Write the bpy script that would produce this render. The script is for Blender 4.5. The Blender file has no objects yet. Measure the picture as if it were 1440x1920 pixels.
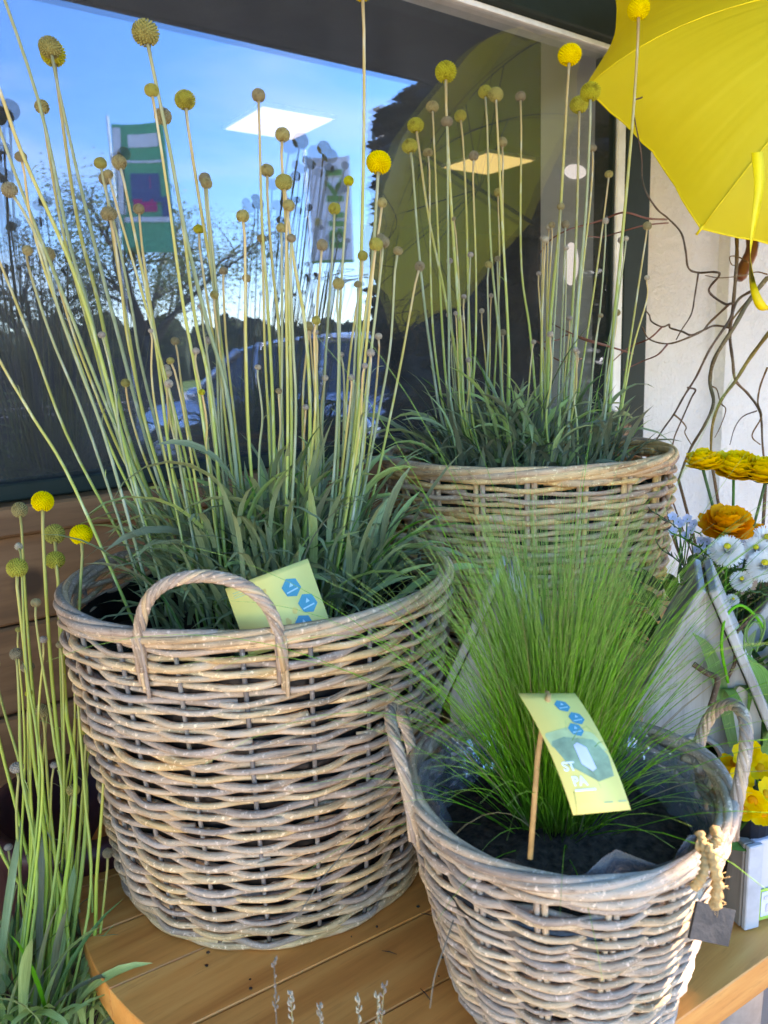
import bpy, math, random
import numpy as np
from mathutils import Vector, Matrix
PI = math.pi
rad = math.radians
# ------------------------------------------------------------------ camera, sky, sun
SC = bpy.context.scene
YAW, PITCH, ROLL = rad(36.5), rad(-11.4), rad(2.25)
CAM = np.array([0., 0., 1.40])
FW = np.array([math.sin(YAW)*math.cos(PITCH), math.cos(YAW)*math.cos(PITCH), math.sin(PITCH)])
RT0 = np.array([math.cos(YAW), -math.sin(YAW), 0.])
UP0 = np.cross(RT0, FW)
CR = math.cos(ROLL)*RT0 - math.sin(ROLL)*UP0
CU = math.sin(ROLL)*RT0 + math.cos(ROLL)*UP0
FPX = 1442.0
cam_data = bpy.data.cameras.new('camera')
cam_data.sensor_fit = 'VERTICAL'
cam_data.sensor_height = 34.6
cam_data.lens = FPX/1920*34.6
cam_data.clip_start = 0.02
cam_data.clip_end = 2000
cam_data.dof.use_dof = True
cam_data.dof.focus_distance = 0.98
cam_data.dof.aperture_fstop = 9.0
cam = bpy.data.objects.new('camera', cam_data)
cam.matrix_world = Matrix(((CR[0], CU[0], -FW[0], CAM[0]), (CR[1], CU[1], -FW[1], CAM[1]), (CR[2], CU[2], -FW[2], CAM[2]), (0, 0, 0, 1)))
SC.collection.objects.link(cam)
SC.camera = cam

SUN_AZ, SUN_EL = rad(78.7), rad(36)        # azimuth measured from -Y (street side) towards +X
SUN = np.array([math.sin(SUN_AZ)*math.cos(SUN_EL), -math.cos(SUN_AZ)*math.cos(SUN_EL), math.sin(SUN_EL)])
world = bpy.data.worlds.new('World')
SC.world = world
world.use_nodes = True
wn, wl = world.node_tree.nodes, world.node_tree.links
bg = wn['Background']
sky = wn.new('ShaderNodeTexSky')
sky.sky_type = 'NISHITA'
sky.sun_disc = False
sky.sun_elevation = SUN_EL
sky.sun_rotation = math.atan2(SUN[0], SUN[1])
sky.air_density = 1.0
sky.dust_density = 0.0
sky.ozone_density = 3.0
tc = wn.new('ShaderNodeTexCoord'); mpw = wn.new('ShaderNodeMapping'); mpw.inputs['Scale'].default_value = (1.6, 1.6, 5.0)
nz = wn.new('ShaderNodeTexNoise'); nz.inputs['Scale'].default_value = 1.7; nz.inputs['Detail'].default_value = 6; nz.inputs['Distortion'].default_value = .6
rp = wn.new('ShaderNodeValToRGB'); rp.color_ramp.elements[0].position = .52; rp.color_ramp.elements[1].position = .80
rp.color_ramp.elements[1].color = (.42, .42, .42, 1)
sat = wn.new('ShaderNodeHueSaturation'); sat.inputs['Saturation'].default_value = 1.32
mxw = wn.new('ShaderNodeMix'); mxw.data_type = 'RGBA'
wl.new(tc.outputs['Generated'], mpw.inputs['Vector']); wl.new(mpw.outputs[0], nz.inputs['Vector']); wl.new(nz.outputs['Fac'], rp.inputs['Fac'])
wl.new(sky.outputs[0], sat.inputs['Color'])
wl.new(rp.outputs['Color'], [i for i in mxw.inputs if i.name == 'Factor' and i.type == 'VALUE'][0])
_a = [i for i in mxw.inputs if i.type == 'RGBA']
wl.new(sat.outputs[0], _a[0]); _a[1].default_value = (5.2, 5.4, 5.8, 1)     # thin high cloud
wl.new([o for o in mxw.outputs if o.type == 'RGBA'][0], bg.inputs['Color'])
bg.inputs['Strength'].default_value = 0.15
sun_data = bpy.data.lights.new('sun', 'SUN')
sun_data.energy = 4.0
sun_data.angle = rad(0.53)
sun_data.color = (1.0, 0.93, 0.82)
sun = bpy.data.objects.new('sun', sun_data)
sun.rotation_euler = Vector((-SUN[0], -SUN[1], -SUN[2])).to_track_quat('-Z', 'Y').to_euler()
sun.location = (3, -4, 6)
SC.collection.objects.link(sun)
SC.view_settings.view_transform = 'Standard'
SC.view_settings.look = 'None'
SC.view_settings.gamma = 1
SC.view_settings.use_curve_mapping = False
SC.view_settings.exposure = 2.95
SC.view_settings.use_white_balance = True          # camera balanced for open shade
SC.view_settings.white_balance_temperature = 8400
SC.view_settings.white_balance_tint = 24
SC.render.engine = 'CYCLES'
SC.cycles.use_denoising = True
SC.cycles.max_bounces = 8
SC.cycles.diffuse_bounces = 4
SC.cycles.glossy_bounces = 4
SC.cycles.transparent_max_bounces = 12
SC.cycles.caustics_reflective = False
SC.cycles.caustics_refractive = False

# ------------------------------------------------------------------ helpers
rng = np.random.default_rng(7)
random.seed(7)
W = 1.26                                   # plane of the shop window

def ray(x, y): return FW + CR*(x-720)/FPX - CU*(y-960)/FPX
def at(x, y, d): return CAM + ray(x, y)*d
def aty(x, y, Y):
    r = ray(x, y); return CAM + r*((Y-CAM[1])/r[1])
def atz(x, y, z):
    r = ray(x, y); return CAM + r*((z-CAM[2])/r[2])
def depth(p): return float((np.asarray(p)-CAM) @ FW)
def mir(p): return np.array([p[0], 2*W-p[1], p[2]])

BASE = {}                                   # world position of every object's origin
def finish(o, parent, loc):
    SC.collection.objects.link(o)
    pl = np.zeros(3)
    if parent is not None:
        o.parent = parent
        pl = BASE[parent]
    o.location = np.asarray(loc, float) - pl
    BASE[o] = np.asarray(loc, float)
    return o
def thing(name, label, cat, loc, group=None):
    o = bpy.data.objects.new(name, None)
    o.empty_display_size = .05
    finish(o, None, loc)
    return tag(o, label, cat, group)
def tag(o, label=None, cat=None, group=None, kind=None):
    if label: o['label'] = label
    if cat: o['category'] = cat
    if group: o['group'] = group
    if kind: o['kind'] = kind
    return o

class MB:
    """collects shapes; build() links them as one mesh object"""
    def __init__(s): s.v = []; s.f = []; s.uv = []; s.n = 0
    def add(s, v, f, uv=None):
        v = np.asarray(v, float)
        s.v.append(v)
        for k in f: s.f.append([i+s.n for i in k])
        s.uv.append(np.asarray(uv, float) if uv is not None else v[:, :2])
        s.n += len(v)
        return s
    def tube(s, P, r, n=6, caps=True, u01=False, flat=1.0):
        P = np.asarray(P, float); m = len(P)
        r = np.broadcast_to(np.asarray(r, float), (m,))
        T = np.gradient(P, axis=0); T /= np.linalg.norm(T, axis=1)[:, None]+1e-12
        N = np.cross(T[0], [0, 0, 1.]);
        if np.linalg.norm(N) < 1e-3: N = np.cross(T[0], [1., 0, 0])
        N /= np.linalg.norm(N)
        L = np.r_[0, np.cumsum(np.linalg.norm(np.diff(P, axis=0), axis=1))]
        if u01: L = L/L[-1]
        a = np.arange(n)*2*PI/n
        V = np.empty((m, n, 3)); UV = np.empty((m, n, 2))
        for i in range(m):
            N = N - T[i]*(N@T[i]); N /= np.linalg.norm(N)+1e-12
            B = np.cross(T[i], N)
            V[i] = P[i]+r[i]*(np.cos(a)[:, None]*N+np.sin(a)[:, None]*B*flat)
            UV[i, :, 0] = L[i]; UV[i, :, 1] = np.abs(a/PI-1)
        F = []
        for i in range(m-1):
            for j in range(n):
                k = (j+1) % n
                F.append([i*n+j, i*n+k, (i+1)*n+k, (i+1)*n+j])
        if caps:
            F.append(list(range(n))[::-1]); F.append([(m-1)*n+j for j in range(n)])
        return s.add(V.reshape(-1, 3), F, UV.reshape(-1, 2))
    def box(s, c, d, M=None, bev=0):
        """box centred c, full size d, rotated by 3x3 M, edges chamfered by bev"""
        h = np.asarray(d, float)/2
        if bev <= 0:
            v = np.array([[x, y, z] for x in (-1, 1) for y in (-1, 1) for z in (-1, 1)])*h
            f = [[0, 1, 3, 2], [4, 6, 7, 5], [0, 4, 5, 1], [2, 3, 7, 6], [0, 2, 6, 4], [1, 5, 7, 3]]
        else:
            v = []; idx = {}
            for x in (-1, 1):
                for y in (-1, 1):
                    for z in (-1, 1):
                        for ax in range(3):
                            p = np.array([x, y, z])*(h-bev); p[ax] = (x, y, z)[ax]*h[ax]
                            idx[(x, y, z, ax)] = len(v); v.append(p)
            f = []
            for ax in range(3):
                b, c2 = (ax+1) % 3, (ax+2) % 3
                for sg in (-1, 1):
                    q = []
                    for sb, sc in ((-1, -1), (1, -1), (1, 1), (-1, 1)):
                        k = [0, 0, 0]; k[ax] = sg; k[b] = sb; k[c2] = sc; q.append(idx[(*k, ax)])
                    f.append(q if sg > 0 else q[::-1])
                for sb in (-1, 1):
                    for sc in (-1, 1):
                        k1 = [0, 0, 0]; k1[ax] = -1; k1[b] = sb; k1[c2] = sc
                        k2 = list(k1); k2[ax] = 1
                        q = [idx[(*k1, b)], idx[(*k2, b)], idx[(*k2, c2)], idx[(*k1, c2)]]
                        f.append(q if sb*sc > 0 else q[::-1])
            for x in (-1, 1):
                for y in (-1, 1):
                    for z in (-1, 1):
                        q = [idx[(x, y, z, a)] for a in range(3)]
                        f.append(q if x*y*z > 0 else q[::-1])
            v = np.array(v)
        if M is not None: v = v @ np.asarray(M).T
        v = v+np.asarray(c, float)
        return s.add(v, f)
    def bar(s, x0, x1, y0, y1, z0, z1, bev=0):
        return s.box(((x0+x1)/2, (y0+y1)/2, (z0+z1)/2), (x1-x0, y1-y0, z1-z0), None, bev)
    def sphere(s, c, r, nu=12, nv=8, M=None):
        v = []; f = []
        for i in range(nv+1):
            t = PI*i/nv
            for j in range(nu):
                p = 2*PI*j/nu
                v.append((math.sin(t)*math.cos(p), math.sin(t)*math.sin(p), math.cos(t)))
        v = np.array(v)*np.asarray(r, float)
        if M is not None: v = v@np.asarray(M).T
        for i in range(nv):
            for j in range(nu):
                k = (j+1) % nu
                f.append([i*nu+j, (i+1)*nu+j, (i+1)*nu+k, i*nu+k])
        return s.add(v+np.asarray(c, float), f)
    def lathe(s, prof, c, n=40, rfun=None):
        v = []; f = []
        for (r, z) in prof:
            for j in range(n):
                a = 2*PI*j/n
                v.append((c[0]+r*math.cos(a), c[1]+r*math.sin(a), c[2]+z))
        for i in range(len(prof)-1):
            for j in range(n):
                k = (j+1) % n
                f.append([i*n+j, i*n+k, (i+1)*n+k, (i+1)*n+j])
        return s.add(v, f)
    def extrude(s, poly, zaxis, th, o=(0, 0, 0), ex=(1, 0, 0), ey=(0, 1, 0)):
        """polygon (2D) in the frame o,ex,ey, extruded by th along zaxis"""
        o, ex, ey, za = [np.asarray(q, float) for q in (o, ex, ey, zaxis)]
        P = np.array([o+a*ex+b*ey for a, b in poly]); n = len(P)
        v = np.r_[P, P+za*th]
        f = [list(range(n))[::-1], [n+i for i in range(n)]]
        for i in range(n): f.append([i, (i+1) % n, n+(i+1) % n, n+i])
        return s.add(v, f)
    def mesh(s, name, mat, smooth=True, origin=(0, 0, 0)):
        me = bpy.data.meshes.new(name)
        V = np.concatenate(s.v)-np.asarray(origin, float)
        me.from_pydata(V.tolist(), [], s.f)
        UV = np.concatenate(s.uv)
        lay = me.uv_layers.new(name='UVMap')
        li = np.empty(len(me.loops), dtype=np.int32)
        me.loops.foreach_get('vertex_index', li)
        lay.data.foreach_set('uv', UV[li].astype(np.float32).ravel())
        if smooth: me.polygons.foreach_set('use_smooth', np.ones(len(me.polygons), bool))
        me.materials.append(mat)
        me.update()
        return me
    def build(s, name, mat, parent=None, smooth=True, loc=None):
        if loc is None: loc = BASE[parent] if parent is not None else np.concatenate(s.v).mean(0)
        me = s.mesh(name, mat, smooth, loc)
        o = bpy.data.objects.new(name, me)
        return finish(o, parent, loc)
def inst(name, me, parent, loc, rot=None, scale=1.0):
    o = bpy.data.objects.new(name, me)
    finish(o, parent, loc)
    if rot is not None: o.rotation_euler = rot
    o.scale = (scale,)*3 if np.isscalar(scale) else scale
    return o
def spline(P, n=24):
    """Catmull-Rom through the points, even spread"""
    P = np.asarray(P, float)
    if len(P) == 2: return P[0]+(P[1]-P[0])*np.linspace(0, 1, n)[:, None]
    Q = np.r_[[2*P[0]-P[1]], P, [2*P[-1]-P[-2]]]
    out = []
    segs = len(P)-1
    for t in np.linspace(0, segs-1e-6, n):
        i = int(t); u = t-i
        a, b, c, d = Q[i:i+4]
        out.append(.5*((2*b)+(c-a)*u+(2*a-5*b+4*c-d)*u*u+(3*b-a-3*c+d)*u**3))
    return np.array(out)
def rotz(a): return np.array([[math.cos(a), -math.sin(a), 0], [math.sin(a), math.cos(a), 0], [0, 0, 1]])
def frame(n, hint=(0, 0, 1)):
    n = np.asarray(n, float); n /= np.linalg.norm(n)
    x = np.cross(hint, n)
    if np.linalg.norm(x) < 1e-4: x = np.cross((1, 0, 0), n)
    x /= np.linalg.norm(x)
    return np.array([x, np.cross(n, x), n]).T       # columns x,y,n

# ------------------------------------------------------------------ materials
class Mat:
    def __init__(s, name):
        s.m = bpy.data.materials.new(name); s.m.use_nodes = True
        s.t = s.m.node_tree; s.n = s.t.nodes; s.b = s.n['Principled BSDF']
        s.out = s.n['Material Output']
    def node(s, kind, **kw):
        nd = s.n.new(kind)
        for k, v in kw.items():
            if k.startswith('_'): setattr(nd, k[1:], v)
            else: nd.inputs[k.replace('_', ' ')].default_value = v
        return nd
    def link(s, a, b): s.t.links.new(a, b)
    def coord(s, kind='Object', scale=(1, 1, 1), rot=(0, 0, 0)):
        tc = s.node('ShaderNodeTexCoord'); mp = s.node('ShaderNodeMapping')
        mp.inputs['Scale'].default_value = scale; mp.inputs['Rotation'].default_value = rot
        s.link(tc.outputs[kind], mp.inputs['Vector'])
        return mp.outputs['Vector']
    def noise(s, vec, scale, detail=4, rough=.6):
        nd = s.node('ShaderNodeTexNoise', Scale=scale, Detail=detail, Roughness=rough)
        if vec is not None: s.link(vec, nd.inputs['Vector'])
        return nd.outputs['Fac']
    def ramp(s, fac, stops):
        r = s.node('ShaderNodeValToRGB'); el = r.color_ramp.elements
        while len(el) < len(stops): el.new(.5)
        for e, (p, c) in zip(el, stops): e.position = p; e.color = (*c, 1)
        s.link(fac, r.inputs['Fac'])
        return r.outputs['Color']
    def mix(s, a, b, fac, mode='MIX'):
        m = s.node('ShaderNodeMix', _data_type='RGBA', _blend_type=mode)
        for inp, q in (('A', a), ('B', b)):
            i = [k for k in m.inputs if k.name == inp and k.type == 'RGBA'][0]
            if isinstance(q, tuple): i.default_value = (*q, 1)
            else: s.link(q, i)
        f = [k for k in m.inputs if k.name == 'Factor' and k.type == 'VALUE'][0]
        if isinstance(fac, (int, float)): f.default_value = fac
        else: s.link(fac, f)
        return [k for k in m.outputs if k.type == 'RGBA'][0]
    def rand(s, lo, hi):
        oi = s.node('ShaderNodeObjectInfo'); mr = s.node('ShaderNodeMapRange')
        mr.inputs['To Min'].default_value = lo; mr.inputs['To Max'].default_value = hi
        s.link(oi.outputs['Random'], mr.inputs['Value'])
        return mr.outputs['Result']
    def hsv(s, col, val=None, hue=None, sat=None):
        h = s.node('ShaderNodeHueSaturation')
        s.link(col, h.inputs['Color'])
        for k, q in (('Value', val), ('Hue', hue), ('Saturation', sat)):
            if q is None: continue
            if isinstance(q, (int, float)): h.inputs[k].default_value = q
            else: s.link(q, h.inputs[k])
        return h.outputs['Color']
    def color(s, c):
        if isinstance(c, tuple): s.b.inputs['Base Color'].default_value = (*c, 1)
        else: s.link(c, s.b.inputs['Base Color'])
        return s
    def set(s, rough=.6, spec=.4, **kw):
        s.b.inputs['Roughness'].default_value = rough
        s.b.inputs['Specular IOR Level'].default_value = spec
        for k, v in kw.items(): s.b.inputs[k.replace('_', ' ')].default_value = v
        return s
    def bump(s, fac, strength=.3, dist=.01):
        b = s.node('ShaderNodeBump', Strength=strength, Distance=dist)
        s.link(fac, b.inputs['Height']); s.link(b.outputs['Normal'], s.b.inputs['Normal'])
        return s
    def translucent(s, col, fac):
        tr = s.node('ShaderNodeBsdfTranslucent')
        if isinstance(col, tuple): tr.inputs['Color'].default_value = (*col, 1)
        else: s.link(col, tr.inputs['Color'])
        mx = s.node('ShaderNodeMixShader', Fac=fac)
        s.link(s.b.outputs[0], mx.inputs[1]); s.link(tr.outputs[0], mx.inputs[2])
        s.link(mx.outputs[0], s.out.inputs['Surface'])
        return s
def plain(name, c, rough=.6, spec=.4, var=.15, scale=20, bump=0, **kw):
    m = Mat(name)
    f = m.noise(m.coord('Object'), scale)
    lo = tuple(max(0, x*(1-var)) for x in c); hi = tuple(min(1, x*(1+var)) for x in c)
    m.color(m.ramp(f, [(.3, lo), (.7, hi)])).set(rough, spec, **kw)
    if bump: m.bump(f, bump, .004)
    return m.m
def willow(name, light, mid, grey, dark):
    m = Mat(name)
    uv = m.coord('UV', (14, 1.6, 1)); ob = m.coord('Object')
    add = m.node('ShaderNodeVectorMath', _operation='ADD')
    oi = m.node('ShaderNodeObjectInfo'); ml = m.node('ShaderNodeMath', _operation='MULTIPLY'); ml.inputs[1].default_value = 37.
    m.link(oi.outputs['Random'], ml.inputs[0]); m.link(uv, add.inputs[0]); m.link(ml.outputs[0], add.inputs[1])
    v = add.outputs[0]
    f1 = m.noise(v, 1.0, 5, .65)
    base = m.ramp(f1, [(.25, dark), (.42, mid), (.62, light)])
    f2 = m.noise(ob, 9, 3)
    g = m.ramp(f2, [(.50, (0, 0, 0)), (.72, (.85, .85, .85))])
    base = m.mix(base, grey, g)
    st = m.noise(m.coord('UV', (90, 7, 1)), 1, 4, .75)
    base = m.mix(base, dark, m.ramp(st, [(.54, (0, 0, 0)), (.70, (.85, .85, .85))]))
    pk = m.noise(ob, 210, 3)
    base = m.mix(base, tuple(min(1, c*1.5+.08) for c in light), m.ramp(pk, [(.58, (0, 0, 0)), (.68, (.7, .7, .7))]))
    base = m.hsv(base, m.rand(.74, 1.22), m.rand(.488, .504), m.rand(.72, 1.08))
    m.color(base).set(.85, .12)
    m.bump(st, .8, .0015)
    return m.m
M = {}
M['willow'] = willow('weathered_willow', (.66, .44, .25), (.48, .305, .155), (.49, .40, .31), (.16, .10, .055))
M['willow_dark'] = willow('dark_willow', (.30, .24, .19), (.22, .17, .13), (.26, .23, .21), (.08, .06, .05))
M['willow_pale'] = willow('pale_willow', (.60, .435, .285), (.45, .31, .195), (.49, .41, .34), (.16, .105, .065))
M['willow_honey'] = willow('honey_willow', (.80, .48, .20), (.62, .33, .12), (.64, .43, .23), (.22, .11, .05))
def stemmat(name='craspedia_stem', green=False):
    m = Mat(name)
    uv = m.node('ShaderNodeTexCoord'); sp = m.node('ShaderNodeSeparateXYZ')
    m.link(uv.outputs['UV'], sp.inputs[0])
    col = m.ramp(sp.outputs['X'], [(0, (.17, .25, .11)), (.3, (.25, .32, .18)), (.6, (.31, .35, .17)), (.85, (.37, .38, .18)), (1., (.45, .40, .20))])
    alt = m.ramp(sp.outputs['X'], [(0, (.15, .28, .05)), (.4, (.32, .38, .08)), (.75, (.41, .35, .09)), (1., (.50, .33, .15))])
    col = m.mix(col, alt, m.ramp(m.rand(0, 1), [(.30, (0, 0, 0)), (.42, (1, 1, 1))]))
    f = m.noise(m.coord('Object', (1, 1, .12)), 160, 3)
    col = m.mix(col, (.52, .56, .44), m.ramp(f, [(.52, (0, 0, 0)), (.7, (.55, .55, .55))]))
    if green: col = m.mix(col, m.ramp(sp.outputs['X'], [(0, (.12, .26, .02)), (.5, (.26, .38, .03)), (.85, (.38, .40, .05)), (1., (.46, .38, .10))]), .75)
    m.color(m.hsv(col, m.rand(.8, 1.15))).set(.55, .3)
    m.bump(f, .3, .001)
    return m.m
M['stem'] = stemmat()
M['stem_green'] = stemmat('fresh_craspedia_stem', True)
def leafmat(name, a, b, c, tr=.25):
    m = Mat(name)
    f = m.noise(m.coord('UV', (2, 14, 1)), 1.5, 3)
    col = m.ramp(f, [(.3, a), (.55, b), (.75, c)])
    f2 = m.noise(m.coord('Object'), 30, 2)
    col = m.hsv(col, m.rand(.55, 1.55), m.rand(.485, .515), m.rand(.7, 1.25))
    m.color(col).set(.5, .35)
    m.bump(f, .25, .002)
    m.translucent(col, tr)
    return m.m
M['leaf_grey'] = leafmat('grey_green_leaf', (.175, .24, .09), (.28, .355, .155), (.44, .50, .29))
M['leaf_green'] = leafmat('mid_green_leaf', (.04, .11, .02), (.07, .18, .035), (.12, .26, .06))
M['leaf_bright'] = leafmat('bright_green_leaf', (.08, .22, .03), (.13, .32, .06), (.22, .42, .14), .3)
M['leaf_dry'] = leafmat('dry_leaf', (.20, .15, .08), (.30, .24, .13), (.40, .34, .22))
def grassmat():
    m = Mat('feather_grass')
    uv = m.node('ShaderNodeTexCoord'); sp = m.node('ShaderNodeSeparateXYZ'); m.link(uv.outputs['UV'], sp.inputs[0])
    col = m.ramp(sp.outputs['X'], [(0, (.15, .17, .04)), (.2, (.10, .32, .015)), (.6, (.14, .46, .02)), (1, (.36, .54, .15))])
    f = m.noise(m.coord('Object', (1, 1, .05)), 260, 2)
    col = m.hsv(col, m.ramp(f, [(.3, (.55, .55, .55)), (.7, (1.35, 1.35, 1.35))]))
    m.color(col).set(.5, .3); m.translucent(col, .35)
    return m.m
M['grass'] = grassmat()
def headmat(name, c0, c1):
    m = Mat(name)
    oi = m.node('ShaderNodeObjectInfo'); add = m.node('ShaderNodeVectorMath', _operation='ADD')
    ml = m.node('ShaderNodeMath', _operation='MULTIPLY'); ml.inputs[1].default_value = 23.
    m.link(oi.outputs['Random'], ml.inputs[0]); m.link(m.coord('Object'), add.inputs[0]); m.link(ml.outputs[0], add.inputs[1])
    col = m.ramp(m.noise(add.outputs[0], 6, 4, .7), [(.32, c0), (.68, c1)])
    br = tuple(x*y for x, y in zip(c0, (.62, .50, .6) if c1[0] < .7 else (.92, .82, .6)))
    col = m.mix(col, br, m.ramp(m.noise(add.outputs[0], 1.1, 2), [(.52, (0, 0, 0)), (.72, (.8, .8, .8))]))
    m.color(m.hsv(col, m.rand(.8, 1.15), m.rand(.488, .512), m.rand(.8, 1.1)) if c1[0] < .7 else m.hsv(col, m.rand(.95, 1.1), m.rand(.502, .512), 1.05)).set(.8, .15)
    return m.m
M['head_yellow'] = headmat('yellow_floret', (.66, .47, .015), (.86, .66, .04))
M['head_olive'] = headmat('olive_floret', (.26, .235, .02), (.46, .41, .05))
M['head_tan'] = headmat('tan_floret', (.23, .18, .06), (.36, .29, .13))
M['head_pale'] = headmat('pale_bud', (.30, .25, .17), (.42, .36, .27))
def woodmat(name, a, b, c, axis=0, gl=.45, rot=0):
    m = Mat(name)
    sc = [22, 22, 22]; sc[axis] = 1.6
    v0 = m.coord('Object', tuple(sc), (0, 0, rot))
    add = m.node('ShaderNodeVectorMath', _operation='ADD')
    oi = m.node('ShaderNodeObjectInfo'); ml = m.node('ShaderNodeMath', _operation='MULTIPLY'); ml.inputs[1].default_value = 51.
    m.link(oi.outputs['Random'], ml.inputs[0]); m.link(v0, add.inputs[0]); m.link(ml.outputs[0], add.inputs[1])
    v = add.outputs[0]
    f = m.noise(v, 1.3, 6, .62)
    col = m.ramp(f, [(.28, a), (.5, b), (.72, c)])
    fine = m.noise(v, 9, 4, .7)
    col = m.mix(col, a, m.ramp(fine, [(.55, (0, 0, 0)), (.75, (.6, .6, .6))]))
    kn = m.node('ShaderNodeTexVoronoi', Scale=5.5); m.link(m.coord('Object', (1, 1, 1)), kn.inputs['Vector'])
    col = m.mix(col, tuple(x*.25 for x in a), m.ramp(kn.outputs['Distance'], [(.09, (.85, .85, .85)), (.17, (0, 0, 0))]))
    m.color(m.hsv(col, m.rand(.85, 1.12))).set(gl, .4)
    m.bump(fine, .15, .001)
    return m.m
M['pine'] = woodmat('varnished_pine', (.49, .15, .03), (.70, .265, .06), (.80, .365, .10), 0, .42, rad(5.5))
M['plinth_wood'] = woodmat('brown_timber', (.085, .042, .018), (.15, .075, .032), (.21, .115, .055), 0, .55)
M['grey_wood'] = woodmat('whitewashed_wood', (.22, .205, .18), (.40, .385, .35), (.56, .54, .50), 2, .75)
M['grey_wood_dark'] = woodmat('weathered_wood', (.13, .11, .09), (.22, .19, .16), (.31, .28, .24), 2, .7)
M['dark_pot'] = plain('burgundy_pot', (.055, .014, .018), .45)
M['black_liner'] = plain('black_liner', (.012, .011, .010), .35, .5, .4, 60, .4)
M['soil'] = plain('soil', (.045, .031, .021), .95, .2, .75, 130, 1.)
def wallmat():
    m = Mat('roughcast_render')
    v = m.coord('Object')
    a = m.noise(v, 55, 4, .65); b = m.noise(v, 5, 3)
    col = m.ramp(b, [(.3, (.66, .64, .60)), (.7, (.74, .725, .69))])
    mr = m.node('ShaderNodeMath', _operation='POWER'); mr.inputs[1].default_value = 1.6
    m.link(a, mr.inputs[0])
    m.color(col).set(.9, .2); m.bump(mr.outputs[0], .9, .012)
    return m.m
M['render'] = wallmat()
M['frame_green'] = plain('dark_green_frame', (.016, .026, .022), .6, .12, .2, 8)
M['white_bead'] = plain('white_bead', (.72, .73, .72), .4)
M['soffit'] = plain('dark_soffit', (.022, .022, .026), .6, .3, .3, 6)
M['pale_plaster'] = plain('pale_plaster', (.80, .80, .76), .6, .3, .04, 6)
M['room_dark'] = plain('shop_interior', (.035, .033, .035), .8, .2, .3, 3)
def glassmat():
    m = Mat('shop_glass')
    gl = m.node('ShaderNodeBsdfGlossy', Roughness=.0); gl.inputs['Color'].default_value = (.56, .74, 1, 1)
    tr = m.node('ShaderNodeBsdfTransparent'); tr.inputs['Color'].default_value = (.95, .96, .95, 1)
    lw = m.node('ShaderNodeLayerWeight', Blend=.5)
    mr = m.node('ShaderNodeMapRange'); mr.inputs['To Min'].default_value = .115; mr.inputs['To Max'].default_value = .32
    m.link(lw.outputs['Facing'], mr.inputs['Value'])
    mx = m.node('ShaderNodeMixShader')
    m.link(mr.outputs[0], mx.inputs[0])
    m.link(tr.outputs[0], mx.inputs[1]); m.link(gl.outputs[0], mx.inputs[2])
    du = m.node('ShaderNodeBsdfDiffuse'); du.inputs['Color'].default_value = (.7, .72, .74, 1)      # pale haze veil painted on the pane to lift dark reflections
    dm = m.node('ShaderNodeMixShader'); f = m.ramp(m.noise(m.coord('Object', (1, 1, .6)), 5, 5, .65), [(.3, (.012, .012, .012)), (.75, (.045, .045, .045))])
    m.link(f, dm.inputs[0]); m.link(mx.outputs[0], dm.inputs[1]); m.link(du.outputs[0], dm.inputs[2])
    m.link(dm.outputs[0], m.out.inputs['Surface'])
    return m.m
M['glass'] = glassmat()
def emit(name, c, st):
    m = Mat(name)
    e = m.node('ShaderNodeEmission', Strength=st); e.inputs['Color'].default_value = (*c, 1)
    m.link(e.outputs[0], m.out.inputs['Surface'])
    return m.m
M['led'] = emit('led_panel', (1., .92, .82), .125)
M['lamp_lit'] = emit('lamp_lit', (.85, .93, 1.), .17)  # glow for the reflected glints on the window reveal
M['led_warm'] = emit('warm_led_panel', (1., .80, .34), .15)
def umbmat():
    m = Mat('yellow_nylon')
    f = m.noise(m.coord('Object', (1, 1, 1)), 6, 3)
    col = m.ramp(f, [(.3, (.68, .56, .025)), (.7, (.74, .63, .035))])
    m.color(col).set(.5, .3)
    m.bump(m.noise(m.coord('UV', (7, .8, 1)), 1, 2), .35, .010)
    m.translucent((.78, .64, .03), .42)
    return m.m
M['umbrella'] = umbmat()
M['umbrella_strap'] = plain('yellow_strap', (.80, .62, .01), .5)
M['brown_wood'] = plain('brown_handle', (.16, .055, .02), .35, .5, .3, 14)
M['black_metal'] = plain('black_metal', (.02, .02, .02), .4)
M['twig'] = willow('twisted_twig', (.20, .115, .045), (.14, .075, .035), (.17, .13, .06), (.06, .035, .02))
M['twig_red'] = plain('red_twig', (.17, .055, .03), .5)
M['twig_olive'] = willow('olive_twig', (.24, .18, .05), (.18, .125, .04), (.15, .14, .06), (.07, .05, .02))
M['card'] = plain('yellow_card', (.78, .66, .20), .5, .3, .06, 12)
M['teal'] = plain('teal_print', (.012, .27, .36), .5, .3, .05)
M['white_print'] = plain('white_print', (.78, .80, .80), .5, .3, .03)
M['teal_light'] = plain('pale_teal_print', (.30, .58, .65), .5, .3, .03)
M['sage'] = plain('sage_print', (.24, .36, .22), .5, .3, .35, 60)
M['sage_pale'] = plain('pale_sage_print', (.48, .55, .26), .5, .3, .2, 40)
M['orange_print'] = plain('orange_print', (.84, .56, .15), .5, .3, .2, 60)
M['lilac'] = plain('lilac_sticker', (.56, .58, .80), .5)
M['slate'] = plain('slate', (.032, .030, .028), .55, .4, .5, 70, .3)
M['jute'] = plain('jute', (.45, .29, .13), .9, .1, .3, 150, .5)
M['stick'] = plain('wooden_stick', (.45, .26, .10), .6, .3, .3, 80)
def petalmat(name, a, b, tr):
    m = Mat(name)
    col = m.ramp(m.noise(m.coord('Object'), 45, 3), [(.3, a), (.7, b)])
    m.color(col).set(.6, .2); m.translucent(col, tr)
    return m.m
M['petal_yellow'] = petalmat('yellow_petal', (.86, .55, .003), (.93, .68, .01), .4)
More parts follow.
